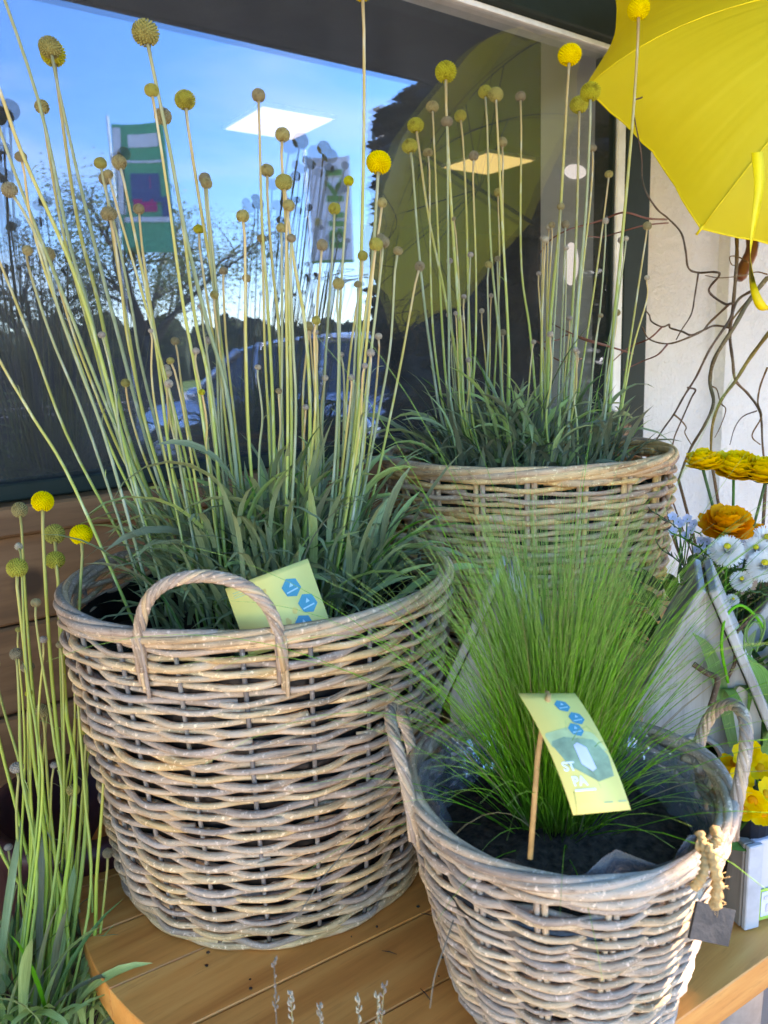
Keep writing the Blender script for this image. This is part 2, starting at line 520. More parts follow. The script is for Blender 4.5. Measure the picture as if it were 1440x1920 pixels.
M['petal_orange'] = petalmat('orange_petal', (.88, .34, .003), (.93, .48, .008), .4)
M['petal_white'] = petalmat('white_petal', (.88, .85, .78), (.93, .91, .86), .35)
M['petal_blue'] = petalmat('pale_blue_petal', (.50, .58, .78), (.60, .68, .85), .3)
M['eye_yellow'] = plain('yellow_eye', (.62, .46, .02), .7, .2, .3, 200)
M['zinc'] = plain('zinc', (.42, .43, .45), .35, .5, .2, 30)
M['panel_lilac'] = plain('pale_lilac_panel', (.52, .50, .56), .5, .3, .08, 8)
M['sticker_green'] = plain('green_sticker', (.33, .55, .10), .5)
def filmmat():
    m = Mat('clear_film')
    gl = m.node('ShaderNodeBsdfGlossy', Roughness=.12); gl.inputs['Color'].default_value = (.9, .9, .92, 1)
    tr = m.node('ShaderNodeBsdfTransparent'); tr.inputs['Color'].default_value = (.80, .79, .80, 1)
    df = m.node('ShaderNodeBsdfDiffuse'); df.inputs['Color'].default_value = (.55, .53, .54, 1)
    b = m.node('ShaderNodeBump', Strength=1., Distance=.02); m.link(m.noise(m.coord('Object'), 22, 3), b.inputs['Height'])
    m.link(b.outputs[0], gl.inputs['Normal'])
    m1 = m.node('ShaderNodeMixShader', Fac=.30); m.link(tr.outputs[0], m1.inputs[1]); m.link(df.outputs[0], m1.inputs[2])
    m2 = m.node('ShaderNodeMixShader', Fac=.22); m.link(m1.outputs[0], m2.inputs[1]); m.link(gl.outputs[0], m2.inputs[2])
    m.link(m2.outputs[0], m.out.inputs['Surface'])
    return m.m
M['film'] = filmmat()
M['asphalt'] = plain('asphalt', (.06, .06, .065), .9, .3, .25, 3)
M['paving'] = plain('warm_paving', (.50, .43, .35), .9, .3, .12, 2.5)
M['turf'] = plain('turf', (.10, .17, .03), .95, .2, .3, .8)
M['pavement'] = plain('pavement', (.34, .33, .32), .9, .3, .12, 1.5)
M['car_paint'] = plain('silver_blue_paint', (.62, .68, .80), .25, .6, .03, 3, Metallic=.5)
M['car_glass'] = plain('car_glass', (.02, .03, .045), .08, .7)
M['tyre'] = plain('tyre', (.015, .015, .015), .8)
M['lamp_glass'] = plain('lamp_glass', (.65, .68, .72), .15, .7)
M['banner_white'] = plain('white_banner', (.90, .90, .92), .7)
M['banner_green'] = plain('green_banner', (.06, .50, .26), .7)
M['banner_letter'] = plain('green_lettering', (.13, .38, .06), .7)
M['banner_pink'] = plain('pink_print', (.75, .05, .22), .7)
M['banner_blue'] = plain('blue_print', (.05, .13, .30), .7)
M['bark'] = plain('bark', (.10, .085, .075), .9, .2, .4, 18, .6)
M['tree_leaf'] = leafmat('spring_leaf', (.09, .11, .04), (.14, .165, .07), (.20, .22, .10), .45)
M['evergreen'] = leafmat('evergreen_leaf', (.006, .010, .006), (.012, .02, .010), (.02, .03, .016), .1)
M['wood_far'] = plain('far_trees', (.030, .042, .022), .95, .2, .5, .4)
M['fence'] = plain('dark_fence', (.02, .022, .026), .7)
M['brick_red'] = plain('warm_brick', (.30, .12, .08), .9)

# ------------------------------------------------------------------ the setting
TZ = 0.793                                  # table top
def sheet(name, x0, x1, y0, y1, z, mat):
    o = MB().add([(x0, y0, z), (x1, y0, z), (x1, y1, z), (x0, y1, z)], [[0, 1, 2, 3]]).build(name, mat, smooth=False)
    return tag(o, kind='structure')
sheet('ground', -400, 400, -600, 60, -.02, M['turf'])
sheet('car_park', -60, 60, -15, -5.5, 0, M['asphalt'])
sheet('forecourt', -30, 30, -5.5, 1.2, 0.004, M['paving'])
sheet('road', -300, 300, -36, -22, 0, M['pavement'])

# the rendered wall right of the window, with a shallow pier by the frame
wall = thing('rendered_wall', 'white roughcast wall right of the shop window, behind the twisted twigs', 'wall', (2.6, W+.1, 0))
MB().bar(1.812, 2.16, W+.0, W+.30, 0, 2.497).build('pier', M['render'], wall, False)
MB().bar(2.16, 9.0, W-.035, W+.30, 0, 2.497).build('wall_face', M['render'], wall, False)

# window: frame, bead, pane
SILL, HEAD = 1.237, 2.087
win = thing('shop_window', 'large shop window in a dark green frame mirroring sky, trees and umbrella', 'window', (.2, W, SILL))
MB().bar(-3.2, 1.812, W-.03, W+.07, HEAD+.012, HEAD+.22, .004).build('frame_head', M['frame_green'], win, False)
MB().bar(-3.2, 1.812, W-.045, W+.07, HEAD+.222, 2.497, .004).build('fascia', M['frame_green'], win, False)
MB().bar(1.705, 1.810, W-.012, W+.07, .0, HEAD+.010, .004).build('jamb', M['frame_green'], win, False)
MB().bar(1.672, 1.704, W-.012, W+.05, SILL, HEAD, .003).build('bead', M['white_bead'], win, False)
MB().bar(1.660, 1.669, W-.008, W+.05, SILL, HEAD, .002).build('gasket', M['frame_green'], win, False)
MB().bar(-3.2, 1.70, W-.008, W+.05, HEAD, HEAD+.011, .001).build('head_bead', M['white_bead'], win, False)
MB().bar(-3.2, 1.70, W-.014, W+.06, SILL-.028, SILL-.002, .003).build('sill_bead', M['frame_green'], win, False)
MB().add([(-3.2, W, SILL), (1.662, W, SILL), (1.662, W, HEAD), (-3.2, W, HEAD)], [[0, 1, 2, 3]]).build('pane', M['glass'], win, False)
MB().add([(-3.2, W+.022, SILL), (1.662, W+.022, SILL), (1.662, W+.022, HEAD), (-3.2, W+.022, HEAD)], [[0, 1, 2, 3]]).build('inner_pane', M['glass'], win, False)
# timber under the window
pl = thing('timber_plinth', 'brown horizontal timber boarding under the shop window', 'cladding', (0, W, 0))
z = SILL-.03
MB().bar(-3.2, 1.703, W-.05, W+.06, z-.045, z, .004).build('sill_board', M['plinth_wood'], pl, False)
z -= .048
k = 0
while z > .1:
    MB().bar(-3.2+.01*k, 1.703, W-.02+.002*(k % 2), W+.06, z-.138, z, .004).build('board', M['plinth_wood'], pl, False)
    z -= .142; k += 1
# canopy roof over the display
can = thing('canopy_roof', 'dark canopy over the display, its edge mirrored across the top of the window', 'canopy', (0, 0, 2.5))
MB().bar(-9, 9, -.085, W+.4, 2.50, 2.72).build('soffit', M['soffit'], can, False)
MB().bar(-9, 9, -.115, -.087, 2.495, 2.76, .004).build('fascia_board', M['soffit'], can, False)
MB().bar(-9, 9, -.14, W+.4, 2.762, 2.80).build('roof_sheet', M['zinc'], can, False)
# shop interior
def struct(name, mb, mat): return tag(mb.build(name, mat, None, False), kind='structure')
struct('interior_floor', MB().bar(-6, 10, W+.32, 9, -.1, .005), M['room_dark'])
struct('interior_ceiling', MB().bar(-6, 10, W+.10, 9, 3.2, 3.3), M['room_dark'])
struct('interior_back_wall', MB().bar(-6, 10, 9, 9.1, 0, 3.3), M['room_dark'])
struct('interior_side_wall', MB().bar(-6.1, -6, W+.1, 9, 0, 3.3), M['room_dark'])
struct('interior_end_wall', MB().bar(10, 10.1, W+.1, 9, 0, 3.3), M['room_dark'])
struct('window_reveal', MB().bar(1.712, 1.810, W+.072, 1.53, .2, 2.495), M['pale_plaster'])
struct('upper_wall', MB().bar(-9, 9, W+.402, W+.60, 2.5, 5.2), M['render'])
for (x0, y0, lm, lb) in ((2.91, 5.19, 'led', 'square white ceiling light seen through the window before the blue sky'),
                     (5.28, 5.34, 'led_warm', 'square ceiling light seen through the yellow umbrella reflection')):
    t = thing('ceiling_light', lb, 'ceiling light', (x0+.31, y0+.32, 3.19), 'ceiling lights in the shop')
    MB().bar(x0, x0+.62, y0, y0+.64, 3.172, 3.198).build('light_frame', M['white_bead'], t, False)
    MB().bar(x0+.015, x0+.605, y0+.015, y0+.625, 3.165, 3.171).build('diffuser', M[lm], t, False)

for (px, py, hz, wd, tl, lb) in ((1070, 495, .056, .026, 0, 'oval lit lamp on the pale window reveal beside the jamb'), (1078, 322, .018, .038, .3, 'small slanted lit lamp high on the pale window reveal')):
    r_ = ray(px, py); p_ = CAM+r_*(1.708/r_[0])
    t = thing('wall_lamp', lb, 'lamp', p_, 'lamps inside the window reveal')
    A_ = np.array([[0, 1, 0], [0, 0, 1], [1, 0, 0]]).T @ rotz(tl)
    MB().sphere(p_, (wd, hz, .004), 24, 8, A_).build('diffuser', M['lamp_lit'], t)  # emissive oval added in place of a reflection; it also brightens the reveal
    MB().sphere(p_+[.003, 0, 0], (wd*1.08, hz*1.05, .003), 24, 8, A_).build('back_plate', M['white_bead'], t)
# ------------------------------------------------------------------ table
def table():
    a = rad(-5.5); u = np.array([math.cos(a), math.sin(a), 0]); v = np.array([-math.sin(a), math.cos(a), 0])
    c = np.array([.575, .75, 0]); R = .42; Lx = .95
    t = thing('wooden_table', 'round-ended varnished pine table carrying the baskets', 'table', (c[0]+.4, c[1], 0))
    edges = [-R]
    y = -.262
    while y < R-.05: edges.append(y); y += .0885
    edges.append(R)
    def xl(y): return -math.sqrt(max(R*R-y*y, 0))
    for y0, y1 in zip(edges[:-1], edges[1:]):
        g = .0010
        ys = np.linspace(y0+g, y1-g, 9)
        poly = [(xl(q), q) for q in ys][::-1]+[(Lx+math.sqrt(max(.42**2-q*q, 0)), q) for q in ys]
        poly = poly[::-1]
        cx = np.mean([p[0] for p in poly]); cy = (y0+y1)/2
        top = [(x+(.001 if x < cx else -.001), y+(.001 if y < cy else -.001)*min(1, abs(y-cy)/((y1-y0)/2)) ) for x, y in poly]
        dz = random.uniform(-.0006, .0006)
        V = []; n = len(poly)
        for (x, y) in top: V.append(c+u*x+v*y+[0, 0, TZ+dz])
        for (x, y) in poly: V.append(c+u*x+v*y+[0, 0, TZ+dz-.001])
        for (x, y) in poly: V.append(c+u*x+v*y+[0, 0, TZ-.038])
        F = [list(range(n))]
        for i in range(n):
            j = (i+1) % n
            F += [[i, n+i, n+j, j], [n+i, 2*n+i, 2*n+j, n+j]]
        F.append([2*n+i for i in range(n)][::-1])
        MB().add(V, F).build('plank', M['pine'], t, False)
    for ly in (-.26, .26):
        MB().box(c+u*.42+v*ly+[0, 0, TZ-.085], (1.0, .03, .09), np.array([u, v, [0, 0, 1]]).T, .002).build('apron', M['pine'], t, False)
    for lx in (-.12, .98):
        for ly in (-.24, .24):
            MB().box(c+u*lx+v*ly+[0, 0, (TZ-.04)/2], (.06, .06, TZ-.04), np.array([u, v, [0, 0, 1]]).T, .004).build('leg', M['pine'], t, False)
    return t
table()

# ------------------------------------------------------------------ baskets
def ease(t): return t*t*(3-2*t)
def basket(name, label, c, rt, rb, zb, zt, rows, N, rr, mat, handles, rimr, saddle=0., stake_r=.003, pairs=False, amp=None, per=3, hh=.075, hw=.28, seed=0, lean=0.0, smat=None, linerdrop=.03):
    """handles: azimuths; saddle: rim lift at the handles"""
    rg = np.random.default_rng(seed); smat = smat or mat
    t = thing(name, label, 'basket', (c[0], c[1], zb))
    def sad(th):
        if not saddle: return 0
        return saddle*max(math.cos(th-h)**4*(1 if math.cos(th-h) > 0 else 0) for h in handles)
    def Rz(f): return rb+(rt-rb)*(f**.85)
    def pos(th, f, off=0, dz=0):
        r = Rz(f)+off
        z = zb+.006+(zt-zb-.012)*f+sad(th)*f*f+dz
        return np.array([c[0]+r*math.cos(th), c[1]+r*math.sin(th), z])
    amp = amp if amp is not None else (rr+stake_r)*.80
    for k in range(N):                                             # stakes
        th0 = 2*PI*(k+.5)/N
        for d in ((-1, 1) if pairs else (0,)):
            P = [pos(th0+d*stake_r*1.15/rt, f) for f in np.linspace(0, 1, 8)]
            MB().tube(P, stake_r, 6).build('stake', smat, t)
    for i in range(rows):                                          # woven rods
        f0 = (i+.5)/rows
        ph = PI*(i % 2)
        s0 = rg.uniform(0, 2*PI)
        cuts = np.sort((s0+np.arange(per)*2*PI/per+rg.uniform(-.3, .3, per)))
        for j in range(per):
            a0 = cuts[j]-.06; a1 = (cuts[j+1] if j < per-1 else cuts[0]+2*PI)+.10
            n = max(8, int((a1-a0)*Rz(f0)/.0075))
            th = np.linspace(a0, a1, n)
            r0 = rr*rg.uniform(.82, 1.14)
            w1, w2, p1, p2 = rg.uniform(2, 4), rg.uniform(5, 9), rg.uniform(0, 6), rg.uniform(0, 6)
            tilt = rg.normal(0, .0009); am = amp*rg.uniform(.8, 1.2)
            P = []
            for q in th:
                e = min(q-a0, a1-q)*Rz(f0)
                tuck = -rr*1.6*max(0, 1-e/.022)
                s = math.sin(N/2*q+ph)
                s = math.copysign(abs(s)**.9, s)
                dz = .0013*math.sin(w1*q+p1)+.0009*math.sin(w2*q+p2)+.0005*math.sin(23*q+p1)+tilt*(q-a0)
                P.append(pos(q, f0, am*s+tuck+.0005*math.sin(31*q+p2), dz))
            rads = r0*(1+.08*np.sin(th*9+p1)+.06*np.sin(th*27+p2))*np.linspace(1.12, .82, n)[::(1 if j % 2 else -1)]
            MB().tube(P, rads, 6, True, False, .88).build('woven_rod', mat, t)
    # border: rods laid in a slow twist round the rim
    ns = 5
    for j in range(ns):
        for h in range(3):
            a0 = 2*PI*h/3+j*.9; a1 = a0+2*PI/3+.25
            th = np.linspace(a0, a1, 60)
            P = []
            for q in th:
                tw = q*3.0+j*2*PI/ns
                e = min(q-a0, a1-q)*rt
                tuck = -.004*max(0, 1-e/.025)
                r = rt+rimr*1.15*math.cos(tw)+tuck
                P.append((c[0]+r*math.cos(q), c[1]+r*math.sin(q), zt+rimr*.4+rimr*1.25*math.sin(tw)+sad(q)+tuck))
            MB().tube(P, rimr*rg.uniform(.85, 1.1), 7).build('border_rod', mat, t)
    # foot ring
    for j in range(2):
        th = np.linspace(0, 2*PI, 70)
        P = [(c[0]+(rb+rr*.6*math.cos(q*8+j*PI))*math.cos(q), c[1]+(rb+rr*.6*math.cos(q*8+j*PI))*math.sin(q), zb+rr*1.1+rr*.5*math.sin(q*8+j*PI)) for q in th]
        MB().tube(P, rr*.9, 6, False).build('foot_rod', mat, t)
    # handles: roped arches
    for h in handles:
        hp = t
        core = []
        for s in np.linspace(0, 1, 40):
            b = math.sin(PI*s)
            q = h+hw*math.cos(PI*s)
            up = -.03+(hh+.03)*b**.62
            r = rt+.004+lean*b
            core.append((c[0]+r*math.cos(q), c[1]+r*math.sin(q), zt+sad(q)+up))
        core = np.array(core)
        T = np.gradient(core, axis=0); T /= np.linalg.norm(T, axis=1)[:, None]
        out = np.array([math.cos(h), math.sin(h), 0])
        grip = None
        for j in range(6):
            P = []
            for i, s in enumerate(np.linspace(0, 1, 40)):
                Bn = np.cross(T[i], out); Bn /= np.linalg.norm(Bn)
                On = np.cross(Bn, T[i])
                a = s*24+j*2*PI/6
                P.append(core[i]+rimr*.82*(math.cos(a)*Bn+math.sin(a)*On))
            part = MB().tube(P, rimr*.62, 6)
            if grip is None: grip = part.build('handle', mat, t)
            else: part.build('handle_strand', mat, grip)
        for e in (0, -1):                                          # ends bound down the side of the basket
            q = h+(hw if e == 0 else -hw)
            for d in range(3):
                P = [pos(q+(d-1)*.8*rimr/rt, f, rimr*1.5) for f in np.linspace(1.03, .89-.02*d, 5)]
                MB().tube(P, rimr*.5, 6).build('handle_strand', mat, grip)
    lin = MB()
    prof = [(max(Rz(f)-rr*1.9, .01), (zt-zb)*f+.004) for f in np.linspace(0, 1, 8)]
    prof[-1] = (prof[-1][0], zt-zb-linerdrop)
    lin.lathe([(0.001, .006)]+prof, (c[0], c[1], zb), 44)
    lin.build('liner', M['black_liner'], t)
    return t

B1 = np.array([.409, .805]); B2 = np.array([.913, .849]); B3 = np.array([.514, .432])
def azim(c, px, py, z):
    p = atz(px, py, z); return math.atan2(p[1]-c[1], p[0]-c[0])
hA = azim(B1, 392, 1200, 1.15)
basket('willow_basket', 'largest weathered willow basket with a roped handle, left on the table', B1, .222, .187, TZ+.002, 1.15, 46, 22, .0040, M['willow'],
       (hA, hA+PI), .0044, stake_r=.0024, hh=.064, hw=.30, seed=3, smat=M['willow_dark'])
basket('willow_basket', 'honey coloured wicker basket at the back beside the window jamb', B2, .222, .192, TZ+.002, 1.237, 56, 20, .0048, M['willow_honey'],
       (), .0052, stake_r=.0040, pairs=True, seed=5)
hB = math.atan2(CR[1], CR[0])-.05
basket('willow_basket', 'small pale willow basket with two loop handles at the front right', B3, .142, .100, TZ+.002, 1.000, 35, 16, .0035, M['willow_pale'],
       (hB, hB+PI), .0042, saddle=.010, stake_r=.0028, pairs=True, hh=.066, hw=.33, seed=11, lean=.012, linerdrop=.06)
def soil(c, r, z, label):
    v = [(c[0], c[1], z+.012)]; f = []
    for k in range(1, 7):
        for j in range(28):
            a = 2*PI*j/28
            v.append((c[0]+r*k/6*math.cos(a), c[1]+r*k/6*math.sin(a), z+.012*(1-k/6)+random.uniform(-.004, .004)))
    for j in range(28): f.append([0, 1+j, 1+(j+1) % 28])
    for k in range(5):
        for j in range(28):
            a = 1+k*28; j2 = (j+1) % 28
            f.append([a+j, a+28+j, a+28+j2, a+j2])
    o = MB().add(v, f).build('potting_soil', M['soil'], None)
    tag(o, label, 'soil')
soil(B1, .205, 1.075, 'dark potting soil inside the largest willow basket')
soil(B2, .205, 1.165, 'dark potting soil inside the honey coloured basket')
soil(B3, .118, .958, 'dark potting soil under the feather grass')

# ------------------------------------------------------------------ craspedia (drumstick flowers)
def head_mesh(name, mat, n=230, puff=.13, seed=1):
    rj = np.random.default_rng(seed)
    mb = MB().sphere((0, 0, 0), (.93, .93, .88), 14, 9)
    ga = PI*(3-math.sqrt(5))
    s = 1.75/math.sqrt(n)
    for i in range(n):
        z = 1-2*(i+.5)/n
        if z < -.93: continue
        r = math.sqrt(1-z*z); a = ga*i
        d = np.array([r*math.cos(a), r*math.sin(a), z*.95])+rj.normal(0, .016, 3)
        d *= rj.uniform(.965, 1.035)*(1+.03*math.sin(3*a+seed)*r)
        A = frame(d)
        ring = [d*.94+s*.80*(math.cos(q)*A[:, 0]+math.sin(q)*A[:, 1]) for q in np.arange(5)*2*PI/5]
        ring2 = [d*(1+puff*.5)+s*.55*(math.cos(q)*A[:, 0]+math.sin(q)*A[:, 1]) for q in np.arange(5)*2*PI/5]
        f = [[k, (k+1) % 5, 5+(k+1) % 5, 5+k] for k in range(5)]+[[5+k, 5+(k+1) % 5, 10] for k in range(5)]
        mb.add(ring+ring2+[d*(1+puff)], f)
    return mb.mesh(name, mat)
HEADS = {'Y': [head_mesh('yellow_head', M['head_yellow'], 250+9*k, .13, k) for k in range(3)], 'G': [head_mesh('olive_head', M['head_olive'], 200+11*k, .13, k) for k in range(4)],
         'T': [head_mesh('tan_head', M['head_tan'], 130+13*k, .12, k) for k in range(4)], 'P': [head_mesh('pale_head', M['head_pale'], 70+8*k, .12, k) for k in range(3)]}
def leaf_mesh(name, mat, L, w, up0, bend, twist=0., n=9, fold=.35):
    """strap leaf: starts at angle up0 above horizontal, bends down by `bend` over its length, in XZ"""
    V = []; UV = []; p = np.zeros(3); ds = L/(n-1)
    for i in range(n):
        s = i/(n-1)
        a = up0-bend*s**1.5
        wd = w*.5*(.55+.75*s if s < .55 else (.9625)*(max(0, 1-((s-.55)/.45)**2.2)))
        t = np.array([math.cos(a), 0, math.sin(a)]); nrm = np.array([-math.sin(a), 0, math.cos(a)])
        tw = twist*s
        side = math.cos(tw)*np.array([0, 1., 0])+math.sin(tw)*nrm
        nn = math.cos(tw)*nrm-math.sin(tw)*np.array([0, 1., 0])
        V += [p-side*wd+nn*wd*fold, p.copy(), p+side*wd+nn*wd*fold]
        UV += [(s*L*6, 0), (s*L*6, .5), (s*L*6, 1)]
        p = p+t*ds
    F = []
    for i in range(n-1):
        a = i*3
        F += [[a, a+3, a+4, a+1], [a+1, a+4, a+5, a+2]]
    return MB().add(V, F, UV).mesh(name, mat)
rl = np.random.default_rng(21)
def leafset(name, mat, k, L, w, up=(1.0, 1.5), bend=(.4, 2.6)):
    return [leaf_mesh(name, mat, rl.uniform(*L), rl.uniform(*w), rl.uniform(*up), rl.uniform(*bend), rl.uniform(-1., 1.)) for _ in range(k)]
LG = leafset('strap_leaf', M['leaf_grey'], 26, (.10, .19), (.0065, .0125), (1.0, 1.5), (.3, 2.3))
LGs = leafset('strap_leaf_short', M['leaf_grey'], 16, (.08, .15), (.005, .010), (1.0, 1.5), (.3, 2.2))
LGg = leafset('green_strap_leaf', M['leaf_green'], 8, (.10, .20), (.004, .008), (1.1, 1.5), (.2, 1.6))
LD = leafset('dry_leaf', M['leaf_dry'], 5, (.07, .14), (.004, .008), (.4, 1.2), (1.5, 4.0))

def craspedia(name, label, base, stems, sgrad, leaves, rleaf, seed, group='drumstick flower plants', extra=0, smat='stem'):
    """stems: list of (head type, head diameter px, [px path from the head downwards]); sgrad: (depth head offset fn, base fn)"""
    rg = np.random.default_rng(seed)
    t = thing(name, label, 'plant', base, group)
    for (ty, dia, path) in stems:
        hx, hy = path[0]
        b3, dh = sgrad(path, rg)
        db = depth(b3)
        ys = [p[1] for p in path]
        yb = 720
        P = []
        n = len(path)
        for i, (x, y) in enumerate(path):
            f = i/n
            P.append(at(x, y, dh*(1-f)+db*f))
        P.append(b3)
        # gentle natural wobble
        S = spline(P, 22)
        L = np.linalg.norm(S[0]-S[-1])
        hd = dia*dh/FPX/2
        thick = np.clip(.0010+hd*.092, .0012, .0025)
        wob = np.c_[np.sin(np.linspace(0, rg.uniform(5, 9), 22)+rg.uniform(0, 6)), np.sin(np.linspace(0, rg.uniform(5, 9), 22)+rg.uniform(0, 6)), np.zeros(22)]*.0012
        wob[0] = 0; S = S+wob
        S = S[::-1]
        radii = thick*np.linspace(1.25, .85, 22)
        radii[-1] *= 1.15
        st = MB().tube(S, radii, 7, True, True).build('stem', M[smat], t)
        if ty:
            d = S[-1]-S[-2]; d /= np.linalg.norm(d)
            o = inst('flower_head', HEADS[ty][rg.integers(len(HEADS[ty]))], st, S[-1]+d*hd*.82, None, hd)
            o.rotation_euler = Vector(d).to_track_quat('Z', 'Y').to_euler()
            o.scale = (hd*rg.uniform(.94, 1.06), hd*rg.uniform(.94, 1.06), hd*rg.uniform(.82, 1.04))
        # a few small bract leaves on the stem
        for _ in range(rg.integers(0, 3)):
            s = rg.uniform(.1, .62); k = int(s*21)
            a = rg.uniform(0, 2*PI)
            o = inst('stem_leaf', LGs[rg.integers(len(LGs))], st, S[k], (0, 0, a), rg.uniform(.12, .30))
    for i in range(leaves):
        rr = rleaf[0]*math.sqrt(rg.uniform(0, 1)); a = rg.uniform(0, 2*PI)
        p = np.array([base[0]+rr*math.cos(a), base[1]+rr*math.sin(a), base[2]-.005+rg.uniform(0, rleaf[1])*(1-rr/rleaf[0]*.6)])
        az = a+rg.normal(0, .7)
        if math.cos(az-math.atan2(-FW[1], -FW[0])) > .45 and rr > .07:      # the front of the clump is short
            p[:2] = (p[:2]+np.asarray(base[:2]))/2; az += PI*.6*(1 if rg.uniform() < .5 else -1)
        u = rg.uniform()
        me = (LG if u < rleaf[2] else LGs if u < .86 else LGg)
        me = me[rg.integers(len(me))]
        inst('leaf', me, t, p, (rg.normal(0, .12), rg.normal(0, .15), az), rg.uniform(.75, 1.2)*rleaf[3])
    mb = MB()                                                       # the small inner leaves nobody could count
    for i in range(extra):
        rr = rleaf[0]*math.sqrt(rg.uniform(0, 1)); a = rg.uniform(0, 2*PI)
        p = np.array([base[0]+rr*math.cos(a), base[1]+rr*math.sin(a), base[2]-.005+rg.uniform(0, rleaf[1])*(1-rr/rleaf[0]*.5)])
        az = a+rg.normal(0, .9); L = rg.uniform(.05, .13)*rleaf[3]; w = rg.uniform(.005, .010)
        u0, bd = rg.uniform(.7, 1.5), rg.uniform(.3, 2.4); V = []; q = p.copy(); n = 6
        sd = np.array([-math.sin(az), math.cos(az), 0])
        for k in range(n):
            s = k/(n-1); al = u0-bd*s**1.5
            wd = w*.5*(.6+.8*s if s < .5 else 1.0*max(0, 1-((s-.5)/.5)**2))
            V += [q-sd*wd, q+sd*wd]
            q = q+np.array([math.cos(az)*math.cos(al), math.sin(az)*math.cos(al), math.sin(al)])*L/(n-1)
        mb.add(V, [[2*k, 2*k+1, 2*k+3, 2*k+2] for k in range(n-1)], [(k//2*.2, k % 2) for k in range(2*n)])
    if extra: tag(mb.build('inner_leaves', M['leaf_grey'], t), kind='stuff')
    return t
STEMS1 = [
 ('G', 40, [(-14, -60), (75, 200), (130, 450), (172, 600), (230, 850)]),
 ('G', 42, [(102, 118), (145, 400), (182, 560), (245, 840)]),
 ('G', 38, [(97, 104), (165, 410), (212, 600), (292, 880)]),
 ('G', 46, [(277, 82), (320, 280), (350, 450), (385, 600), (432, 780)]),
 ('G', 24, [(286, 180), (318, 400), (345, 570), (376, 760)]),
 ('T', 30, [(308, 231), (341, 400), (366, 600), (396, 760)]),
 ('G', 36, [(349, 203), (376, 400), (404, 560), (432, 760)]),
 ('T', 25, [(80, 210), (92, 300), (118, 440), (175, 640), (225, 800)]),
 ('T', 20, [(41, 303), (55, 400), (90, 520), (150, 680), (215, 860)]),
 ('T', 27, [(25, 367), (78, 465), (112, 580), (150, 690), (205, 850)]),
 ('G', 23, [(190, 316), (220, 440), (246, 580), (274, 720)]),
 ('T', 25, [(226, 315), (260, 470), (288, 620), (322, 880)]),
 ('T', 28, [(207, 413), (229, 550), (246, 660), (290, 860)]),
 ('T', 20, [(261, 400), (270, 480), (292, 620), (330, 820)]),
 ('T', 26, [(94, 488), (130, 600), (175, 720), (240, 880)]),
 ('T', 18, [(51, 474), (60, 520), (98, 640), (170, 820)]),
 ('G', 40, [(-60, 30), (0, 165), (48, 300), (140, 520), (215, 770)]),
 ('G', 36, [(-40, 120), (30, 330), (120, 560), (190, 740), (270, 920)]),
 ('P', 22, [(-40, 420), (0, 490), (60, 640), (140, 850)]),
 ('P', 22, [(-50, 570), (0, 675), (62, 780), (135, 905)]),
 ('T', 24, [(485, 189), (490, 400), (502, 560), (512, 800)]),
 ('T', 28, [(529, 265), (535, 400), (541, 600), (547, 830)]),
 ('T', 24, [(501, 330), (512, 500), (521, 620), (530, 840)]),
 ('G', 31, [(534, 355), (555, 500), (572, 620), (580, 830)]),
 ('T', 17, [(491, 454), (495, 640), (505, 830)]),
 ('T', 17, [(546, 454), (548, 640), (552, 830)]),
 ('T', 15, [(419, 514), (424, 640), (440, 800)]),
 ('T', 15, [(462, 528), (460, 640), (468, 870)]),
 ('T', 21, [(634, 541), (632, 700), (629, 880)]),
 ('T', 14, [(671, 539), (667, 640), (655, 820)]),
 ('Y', 42, [(709, 323), (695, 520), (678, 660), (648, 900)]),
 ('Y', 40, [(680, -4), (683, 250), (680, 480), (674, 650), (662, 900)]),
 ('T', 17, [(714, 453), (702, 620), (676, 820)]),
 ('T', 18, [(745, 478), (733, 640), (705, 790), (680, 930)]),
 ('T', 19, [(785, 507), (758, 640), (728, 790), (700, 930)]),
 ('P', 13, [(582, 620), (588, 720), (600, 860)]),
 ('P', 12, [(592, 628), (593, 740), (590, 880)]),
 ('P', 12, [(640, 670), (645, 780), (640, 900)]),
 ('P', 13, [(710, 636), (704, 740), (690, 860)]),
 ('P', 13, [(315, 705), (315, 780), (325, 880)]),
 ('P', 13, [(367, 663), (378, 740), (392, 860)]),
 ('P', 11, [(377, 579), (388, 650), (405, 800)]),
 ('P', 9, [(283, 624), (288, 720), (310, 860)]),
 ('P', 12, [(573, 768), (572, 850), (570, 930)]),
 ('P', 11, [(683, 690), (677, 760), (665, 870)]),
 ('T', 16, [(402, 560), (410, 660), (425, 800)]),
]
_r = random.Random(29)
for _k in range(30):                                               # shorter stems between the tall ones
    _xb = _r.uniform(240, 690); _l = (_xb-520)*_r.uniform(.25, .75)*(1.25 if _xb < 480 else .7); _y = _r.uniform(330, 760)
    _yb = 880; _h = (_yb-_y)/550
    STEMS1.append((_r.choice('TPPG') if _y > 520 else _r.choice('TTG'), _r.uniform(11, 17) if _y > 520 else _r.uniform(16, 24), [(_xb+_l*_h, _y), (_xb+_l*_h*.55+_r.uniform(-6, 6), _y+(_yb-_y)*.45), (_xb, _yb)]))
def sg1(path, rg):
    xl = path[-1][0]
    off = (xl-470)/FPX*.95*.62
    b = np.array([B1[0], B1[1], 1.085])+np.array([CR[0], CR[1], 0])*off+np.array([FW[0], FW[1], 0])*rg.uniform(-.07, .09)
    dh = depth(b)+rg.uniform(-.05, .05)-(.06 if path[0][0] < 60 else 0)-.04
    return b, dh
craspedia('drumstick_plant', 'drumstick flowers with tall leaning stems in the largest willow basket', (B1[0]+.022, B1[1]+.012, 1.075), STEMS1, sg1, 300, (.14, .20, .55, 1.0), 5, extra=520)
